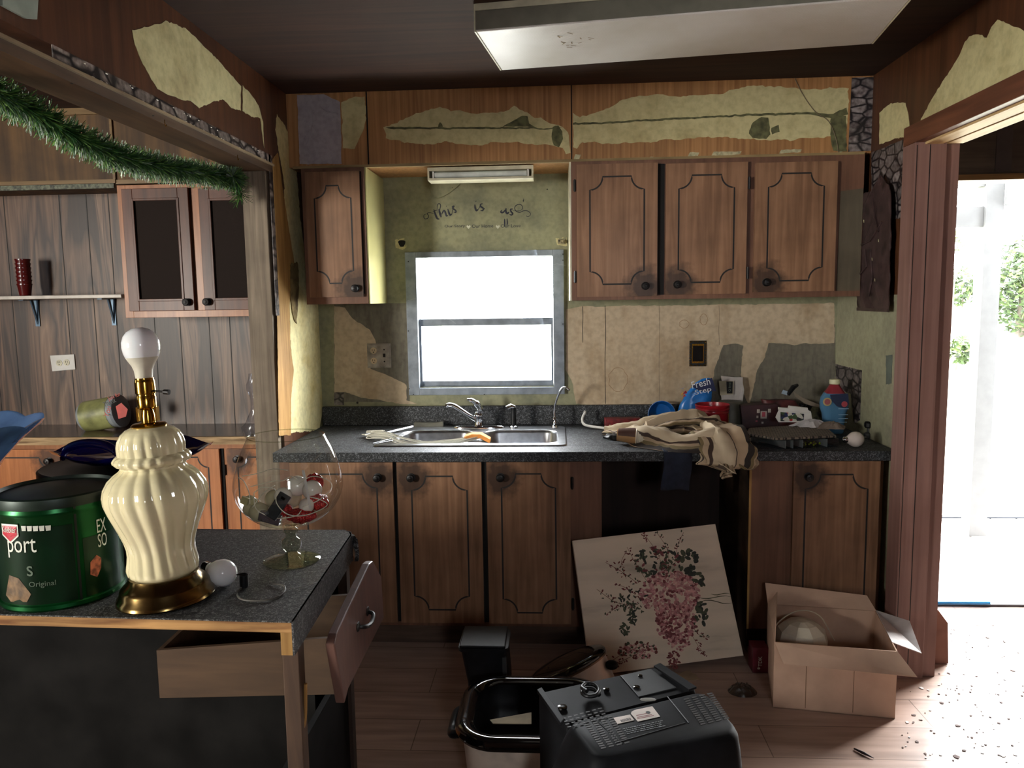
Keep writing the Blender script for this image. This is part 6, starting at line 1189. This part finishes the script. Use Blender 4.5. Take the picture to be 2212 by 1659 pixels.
for (a, b2) in (((1287, 1555), (1345, 1607)), ((1442, 1505), (1488, 1562)), ((1330, 1605), (1480, 1562))): gv.tube([tvp(*a, .0004), tvp(*b2, .0004)], .0016, 5)
gv.build('moulded_ridge', BLACKP, tv)
lab1 = MB().prism([tvp(x, y, .0010) for x, y in ((1325, 1551), (1361, 1544), (1370, 1556), (1334, 1564))], (0, 0, .0006)).build('barcode_label', flat('label_white', (186, 176, 170), .6), tv); lab1['label'] = 'small white barcode sticker'
lab2 = MB().prism([tvp(x, y, .0010) for x, y in ((1364, 1538), (1371, 1534), (1409, 1526), (1426, 1548), (1378, 1559), (1363, 1542))], (0, 0, .0006)).build('rating_label', MATS['label_white'], tv); lab2['label'] = 'larger white rating sticker'
bc = MB(); random.seed(6)
x = 1340
while x < 1361: 
    w = random.uniform(.6, 1.6); bc.prism([tvp(x+a, 1555-(x-1340)*.22+b_, .0017) for a, b_ in ((0, 0), (w, -.2), (w+3, 4.8), (3, 5))], (0, 0, .0003)); x += w+random.uniform(.7, 1.4)
bc.build('barcode', GROOVE, lab1)
for k, (x0, x1, y) in enumerate(((1374, 1402, 1545), (1376, 1408, 1549), (1376, 1412, 1552))): MB().prism([tvp(x0, y, .0017), tvp(x1, y-(x1-x0)*.2, .0017), tvp(x1+1, y-(x1-x0)*.2+1.2, .0017), tvp(x0+1, y+1.2, .0017)], (0, 0, .0002)).build('print_line', flat('print_red%d' % k, (130, 84, 84), .6), lab2)
c = tvp(1400, 1539, .0017); MB().lathe([(.006, 0), (.006, .0003)], 12, c=c).build('emblem', DGREY, lab2)
c = tvp(1380, 1557, .0018); text('TDK', c, tvp(1390, 1554.6, .0018)-c, (.25, .97, 0), .012, BLACKP, lab2, height=.006) if False else None
wt_ = MB(); random.seed(9)
for r_i in range(4):
    x = 1345+r_i*3; 
    while x < 1425-r_i*2+r_i*4: w = random.uniform(2, 8); wt_.prism([tvp(x+a, 1574+r_i*4-(x-1345)*.21+b_, .0008) for a, b_ in ((0, 0), (w, -w*.21), (w+.8, -w*.21+1.5), (.8, 1.5))], (0, 0, .0002)); x += w+random.uniform(1, 2.4)
wt_.build('moulded_caution_text', flat('dim_print', (84, 88, 90), .6), tv)
cxm = MB(); 
for px, py, r in ((1215, 1530, .012), (1310, 1492, .008), (1375, 1487, .009), (1383, 1462, .006)): c = tvp(px, py, -.009); cxm.lathe([(r, 0), (r, .005), (r*.5, .006)], 14, c=c)
cxm.build('connector', BLACKG, tv)
cdv = MB().tube(bez([tvp(1276, 1504, -.002)+Vector((.022*math.cos(t*1.05), .026*math.sin(t*1.05), .004+.0022*t)) for t in range(11)], 4), .0055, 10); cdv.build('power_cord', BLACKP, tv, smooth=True)
du = MB(); du.sphere(tvp(1400, 1511, .003), (.022, .008, .003), 10, 5); du.build('dust_clump', flat('dust', (120, 120, 116), .9), tv)
# roaster oven behind and left of the TV
ro = thing('roaster_oven', (-.1, 2.1, 0), 'cream countertop roaster oven with black rim and side handle', 'roaster')
rcx, rcy = -.075, 2.20; RE = flat('roaster_cream', (214, 200, 184), .35)
RX, RY_, RR = .225, .19, .12
def ror(e, z): return rrect(rcx, rcy, RX+e, RY_+e, RR+e, z, 8)
MB().rings([ror(-.06, .001), ror(-.04, .012), ror(-.028, .06), ror(-.012, .235)], True, False).build('body', RE, ro, smooth=True)
MB().rings([ror(-.014, .232), ror(.006, .236), ror(.010, .246), ror(.004, .254), ror(.002, .262), ror(-.010, .268), ror(-.03, .266), ror(-.045, .255)], False, False).build('rim', BLACKG, ro, smooth=True)
MB().rings([ror(-.045, .256), ror(-.045, .20), ror(-.07, .15)], False, True).build('inner_pan', BLACKP, ro, smooth=True)
MB().tube(bez([(rcx-RX-.0, rcy+.07, .215), (rcx-RX-.022, rcy+.055, .208), (rcx-RX-.028, rcy, .190), (rcx-RX-.022, rcy-.055, .205), (rcx-RX+.0, rcy-.07, .215)], 6), .014, 10).build('side_handle', BLACKP, ro, smooth=True)
cf = MB(); cf.prism([Vector(p) for p in ((-.19, 1.99, .27), (.10, 2.02, .275), (.10, 2.03, .275))], (0, 0, .002))
pp_ = MB(); pp_.prism([at(x, y, 2, .262) for x, y in ((1058, 1556), (1148, 1540), (1148, 1565), (1065, 1564))], (0, 0, .002)); tag(pp_.build('cream_card', flat('cream_card', (150, 136, 110), .8)), 'cream card scrap lying across the roaster rim', 'card')
bl2 = thing('black_tall_appliance', (-.25, 2.45, .0), 'tall black plastic bin-shaped appliance behind the roaster', 'appliance')
ta = MB(); ta.rings([rrect(-.235, 2.52, .07, .07, .02, .001), rrect(-.24, 2.52, .072, .07, .02, .20), rrect(-.255, 2.52, .078, .075, .02, .318), rrect(-.255, 2.52, .085, .082, .02, .320), rrect(-.255, 2.52, .085, .082, .02, .332)]); ta.build('housing', BLACKP, bl2, smooth=True)
MB().box((-.335, 2.44, .332), (-.18, 2.60, .342), M=Matrix.Translation((0, 0, 0))).build('lid', BLACKP, bl2, bev=.003)
MB().box((-.190, 2.440, .22), (-.176, 2.452, .30)).build('grey_edge', DGREY, bl2)
# slow cooker tilted
ck_ = thing('slow_cooker', (.04, 2.62, 0), 'tilted stainless slow cooker with glossy black lid by the painting', 'slow cooker')
Mt = Matrix.Translation((.060, 2.59, .135)) @ Matrix.Rotation(math.radians(-25), 4, 'Y') @ Matrix.Rotation(math.radians(-10), 4, 'X')
def ov(rx, ry, z, n=40): return [Mt @ Vector((rx*math.cos(2*PI*k/n), ry*math.sin(2*PI*k/n), z)) for k in range(n)]
MB().rings([ov(.115, .085, -.09), ov(.135, .10, -.075), ov(.142, .108, .055)], True, False).build('body', flat('cooker_steel', (206, 204, 200), .32, .45, .08), ck_, smooth=True)
MB().rings([ov(.142, .108, .055), ov(.150, .116, .058), ov(.150, .116, .064), ov(.145, .11, .066)], False, False).build('rim', flat('cooker_rim', (120, 110, 96), .3, .8), ck_, smooth=True)
MB().rings([ov(.148, .114, .064), ov(.150, .116, .072), ov(.144, .110, .080), ov(.12, .09, .088), ov(.06, .045, .094)], True, True).build('lid', BLACKG, ck_, smooth=True)
MB().sphere(Mt @ Vector((.150, -.03, .018)), (.024, .018, .017), 16, 10).build('side_handle', BLACKP, ck_, smooth=True)
# cardboard box
bxm = thing('cardboard_box', (1.0, 2.8, 0), 'open cardboard box with folded flaps on floor beside the jamb', 'box')
b0, b1, b2_, b3 = Vector((.784, 2.69, .001)), Vector((1.192, 2.625, .001)), Vector((1.262, 2.98, .001)), Vector((.855, 3.04, .001))
hh = Vector((0, 0, .25)); t4 = .004
def wallp(p, q, nm, m_, h=hh, tp=None):
    n_ = Vector((-(q-p).y, (q-p).x, 0)).normalized()*t4; return MB().hexa([p, q, q+n_, p+n_], [p+h, q+h, q+h+n_, p+h+n_]).build(nm, m_, bxm)
wallp(b0, b1, 'front_side', CARD); wallp(b1, b2_, 'right_side', CARD); wallp(b2_, b3, 'back_side', CARD); wallp(b3, b0, 'left_side', CARD)
MB().prism([b0, b1, b2_, b3], (0, 0, .003)).build('bottom', CARD, bxm)
def flap(P, nm, m_, th=.003, lab=None):
    n_ = (P[1]-P[0]).cross(P[3]-P[0]).normalized()*th; o = MB().hexa(P, [p+n_ for p in P]).build(nm, m_, bxm)
    if lab: o['label'] = lab
    return o
flap([b0+hh, b1+hh, b1+hh+Vector((.035, -.075, -.055)), b0+hh+Vector((.02, -.05, -.058))], 'front_flap', CARDI, lab='bent-down front flap')
flap([b3+hh, b2_+hh, b2_+hh+Vector((-.02, .045, .045)), b3+hh+Vector((.0, .045, .072))], 'back_flap', CARDI, lab='upright back flap')
flap([b2_+hh, b1+hh+Vector((.01, .07, 0)), b1+hh+Vector((.125, .09, -.05)), b2_+hh+Vector((.085, -.10, .0))], 'right_flap', flat('white_card', (196, 190, 188), .7), lab='pale outward right flap')
flap([b0+hh, b3+hh, b3+hh+Vector((.03, -.02, .06)), b0+hh+Vector((.025, .08, .055))], 'left_flap', CARDI)
tpz = MB(); tpz.hexa([b0.lerp(b1, .05)+Vector((0, -.0525, .191)), b0.lerp(b1, .30)+Vector((0, -.0535, .191)), b0.lerp(b1, .30)+Vector((0, -.054, .192)), b0.lerp(b1, .05)+Vector((0, -.053, .192))], [b0.lerp(b1, .05)+Vector((0, -.012, .24)), b0.lerp(b1, .30)+Vector((0, -.012, .24)), b0.lerp(b1, .30)+Vector((0, -.0125, .241)), b0.lerp(b1, .05)+Vector((0, -.0125, .241))])
crs = MB()
for t in (.27, .66): p = b0.lerp(b1, t); crs.box((p.x-.0008, p.y-.0012, .01), (p.x+.0008, p.y+.001, .19))
crs.build('fold_crease', flat('crease', (112, 84, 62), .9), bxm)
# things in the box
lam = thing('faceted_white_lantern', (.98, 2.86, .02), 'white faceted plastic lantern with wire handle inside the cardboard box', 'lantern')
LCx, LCy = .935, 2.86
MB().lathe([(.09, .02), (.10, .18), (.088, .225), (.055, .252), (.02, .26)], 9, c=(LCx, LCy, 0)).build('shade', flat('lantern_white', (200, 194, 176), .5, 0, .1, 10), lam)
MB().tube(bez([(LCx-.11, LCy-.01, .19), (LCx-.09, LCy+.0, .25), (LCx-.01, LCy+.01, .295), (LCx+.07, LCy+.01, .275), (LCx+.125, LCy, .18)], 8), .0022, 8).build('wire_handle', flat('handle_cream', (170, 158, 136), .5), lam, smooth=True)
td = thing('red_tape_box', (.81, 2.96, 0), 'small dark red box lettered TDK standing left of the cardboard box', 'box')
MB().box((.776, 2.95, .0008), (.838, 3.02, .105)).build('carton', flat('tdk_red', (92, 22, 36), .45, 0, .1), td, bev=.001)
text('TDK', (.812, 2.9490, .028), (0, 0, 1), (-1, 0, 0), .042, WHT, td, height=.014)
MB().prism([(.800+.006*math.cos(a), 2.949, .020+.005*math.sin(a)) for a in [PI/3*k for k in range(6)]], (0, -.0005, 0)).build('diamond_mark', WHT, td)
tag(MB().prism(jag([Vector(p) for p in ((.44, 2.945, .001), (.53, 2.955, .001), (.56, 2.885, .001), (.47, 2.87, .001))], .01, .003), (0, 0, .001)).build('receipt_paper', flat('receipt', (150, 132, 108), .8)), 'small cream paper scrap on floor under the painting corner', 'paper')
bagm = MB(); R = []
for i in range(7):
    t = i/6; R.append([Vector((.70+.055*math.cos(a)*(1-.8*t), 2.80+.045*math.sin(a)*(1-.8*t), .001+.03*math.sin(t*1.5)))+(noise.noise_vector(Vector((math.cos(a)*3, math.sin(a)*3, t*3)))*.010 if i else Vector((0, 0, 0))) for a in [2*PI*k/24 for k in range(24)]])
for r in R:
    for p in r: p.z = max(p.z, .0008)
bagm.rings(R); tag(bagm.build('clear_plastic_wrapper', pane('wrapper', (.62, .60, .58, 1), rough=.3)), 'crumpled clear plastic wrapper on floor left of the cardboard box', 'wrapper')
sv = MB().tube([at(1845, 1617, 2, .004), at(1866, 1627, 2, .006), at(1888, 1638, 2, .004)], [.003, .005, .001], 6); tag(sv.build('dark_splinter', flat('splinter', (38, 26, 30), .7)), 'dark wooden splinter on the bright floor at lower right', 'splinter')
crm = MB(); random.seed(14)
for k in range(150):
    px = random.uniform(1930, 2212); py = random.uniform(1350, 1650); c = at(px, py, 2, .0006)
    if px < 1990 and py < 1480: continue
    r = random.uniform(.0015, .006)*(1 if random.random() < .9 else 2); crm.prism([c+Vector((r*math.cos(a)*random.uniform(.5, 1.2), r*math.sin(a)*random.uniform(.5, 1.2), 0)) for a in [PI/2.5*j for j in range(5)]], (0, 0, .0015), 0 if random.random() < .7 else 1)
tag(crm.build('floor_debris', [flat('debris_brown', (84, 62, 56), .8), flat('debris_pale', (190, 184, 180), .5)]), 'small brown and pale debris crumbs strewn over the bright floor', 'debris', kind='stuff')
# ================================================================== OUTSIDE
tag(MB().box((-60, 3.96, -.35), (80, 90, -.3)).build('lawn', flat('bright_lawn', (196, 196, 176), .9, 0, .1, .5)), None, None)
bpy.data.objects['lawn']['kind'] = 'structure'; bpy.data.objects['lawn'].name = 'ground'
DK = MB()
for k in range(14): DK.box((1.5+k*.17-.6, 3.79, -.05), (1.5+k*.17-.6+.155, 5.2, -.02))
dko = thing('porch_deck', (2.2, 4.5, -.3), 'pale board porch deck outside the doorway', 'deck')
DK.build('boards', flat('deck_white', (214, 206, 200), .8, 0, .05), dko); MB().box((.9, 5.2, -.3), (3.3, 5.25, -.012)).build('rim_joist', flat('deck_grey', (50, 52, 56), .8, Specular_IOR_Level=.1), dko); MB().box((.9, 3.98, -.29), (3.3, 5.2, -.08)).build('deck_gap_shade', DARKGAP, dko)  # dark box added below the boards paints the shade seen through the gaps
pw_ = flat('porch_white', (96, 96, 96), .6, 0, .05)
pr = thing('covered_porch', (2.7, 4.8, -.02), 'white painted porch post and beams outside the doorway', 'porch')
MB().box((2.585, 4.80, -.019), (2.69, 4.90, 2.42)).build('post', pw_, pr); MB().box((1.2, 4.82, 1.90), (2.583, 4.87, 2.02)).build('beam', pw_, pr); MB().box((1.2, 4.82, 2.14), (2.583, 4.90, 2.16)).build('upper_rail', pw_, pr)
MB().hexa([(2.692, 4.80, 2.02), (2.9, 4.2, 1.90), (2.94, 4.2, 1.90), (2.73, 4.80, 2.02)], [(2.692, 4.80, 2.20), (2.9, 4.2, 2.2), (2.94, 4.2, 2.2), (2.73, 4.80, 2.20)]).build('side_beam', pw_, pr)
LEAFS = [flat('leaf_a', (66, 84, 42), .7, 0, .3, 3), flat('leaf_b', (50, 64, 40), .7, 0, .3, 3), flat('leaf_c', (84, 100, 50), .7, 0, .3, 3)]
def bush(name, c, r, n, lf_, seed, label, cat, group=None, trunk=None):
    random.seed(seed); m_ = MB(); t = thing(name, (c[0], c[1], -.3), label, cat, group)
    for k in range(n):
        d = Vector((random.gauss(0, 1), random.gauss(0, 1), random.gauss(0, 1))).normalized()*(random.random()**.4); p = Vector(c)+Vector((d.x*r[0], d.y*r[1], d.z*r[2])); a = Vector((random.gauss(0, 1), random.gauss(0, 1), random.gauss(0, 1))).normalized()*lf_; b2 = a.orthogonal().normalized()*lf_*.4
        if p.z < -.29: continue
        m_.add([p-a, p+b2, p+a, p-b2], [(0, 1, 2, 3)], random.choice((0, 0, 1, 2)))
    m_.build('foliage', LEAFS, t)
    if trunk: MB().tube([(c[0], c[1], -.3), (c[0]+.1, c[1], c[2])], [trunk, trunk*.6], 8).build('trunk', flat('trunk_%s' % seed, (92, 84, 76), .9), t)
    return t
bush('garden_shrub', (9.2, 18, 1.7), (.55, .6, .5), 420, .11, 1, 'loose green shrub left behind the porch, outside', 'shrub', trunk=.03)
bush('garden_shrub', (9.1, 17.5, .25), (.35, .3, .35), 160, .12, 2, 'small spiky yellow-green plant low on lawn, outside', 'shrub')
bush('garden_tree', (10.55, 18, 1.7), (.5, .8, 1.2), 1500, .10, 3, 'dense green tree behind the porch at right photo edge', 'tree', trunk=.16)
bush('garden_tree', (8.3, 12, 3.25), (.5, .6, .35), 260, .09, 4, 'leafy branch hanging high beyond the porch at right', 'tree', trunk=.02)
bush('garden_shrub', (8.0, 16, 2.6), (.35, .3, .25), 60, .09, 5, 'small leaf sprig beside the jamb edge, far outside', 'shrub', trunk=.02)
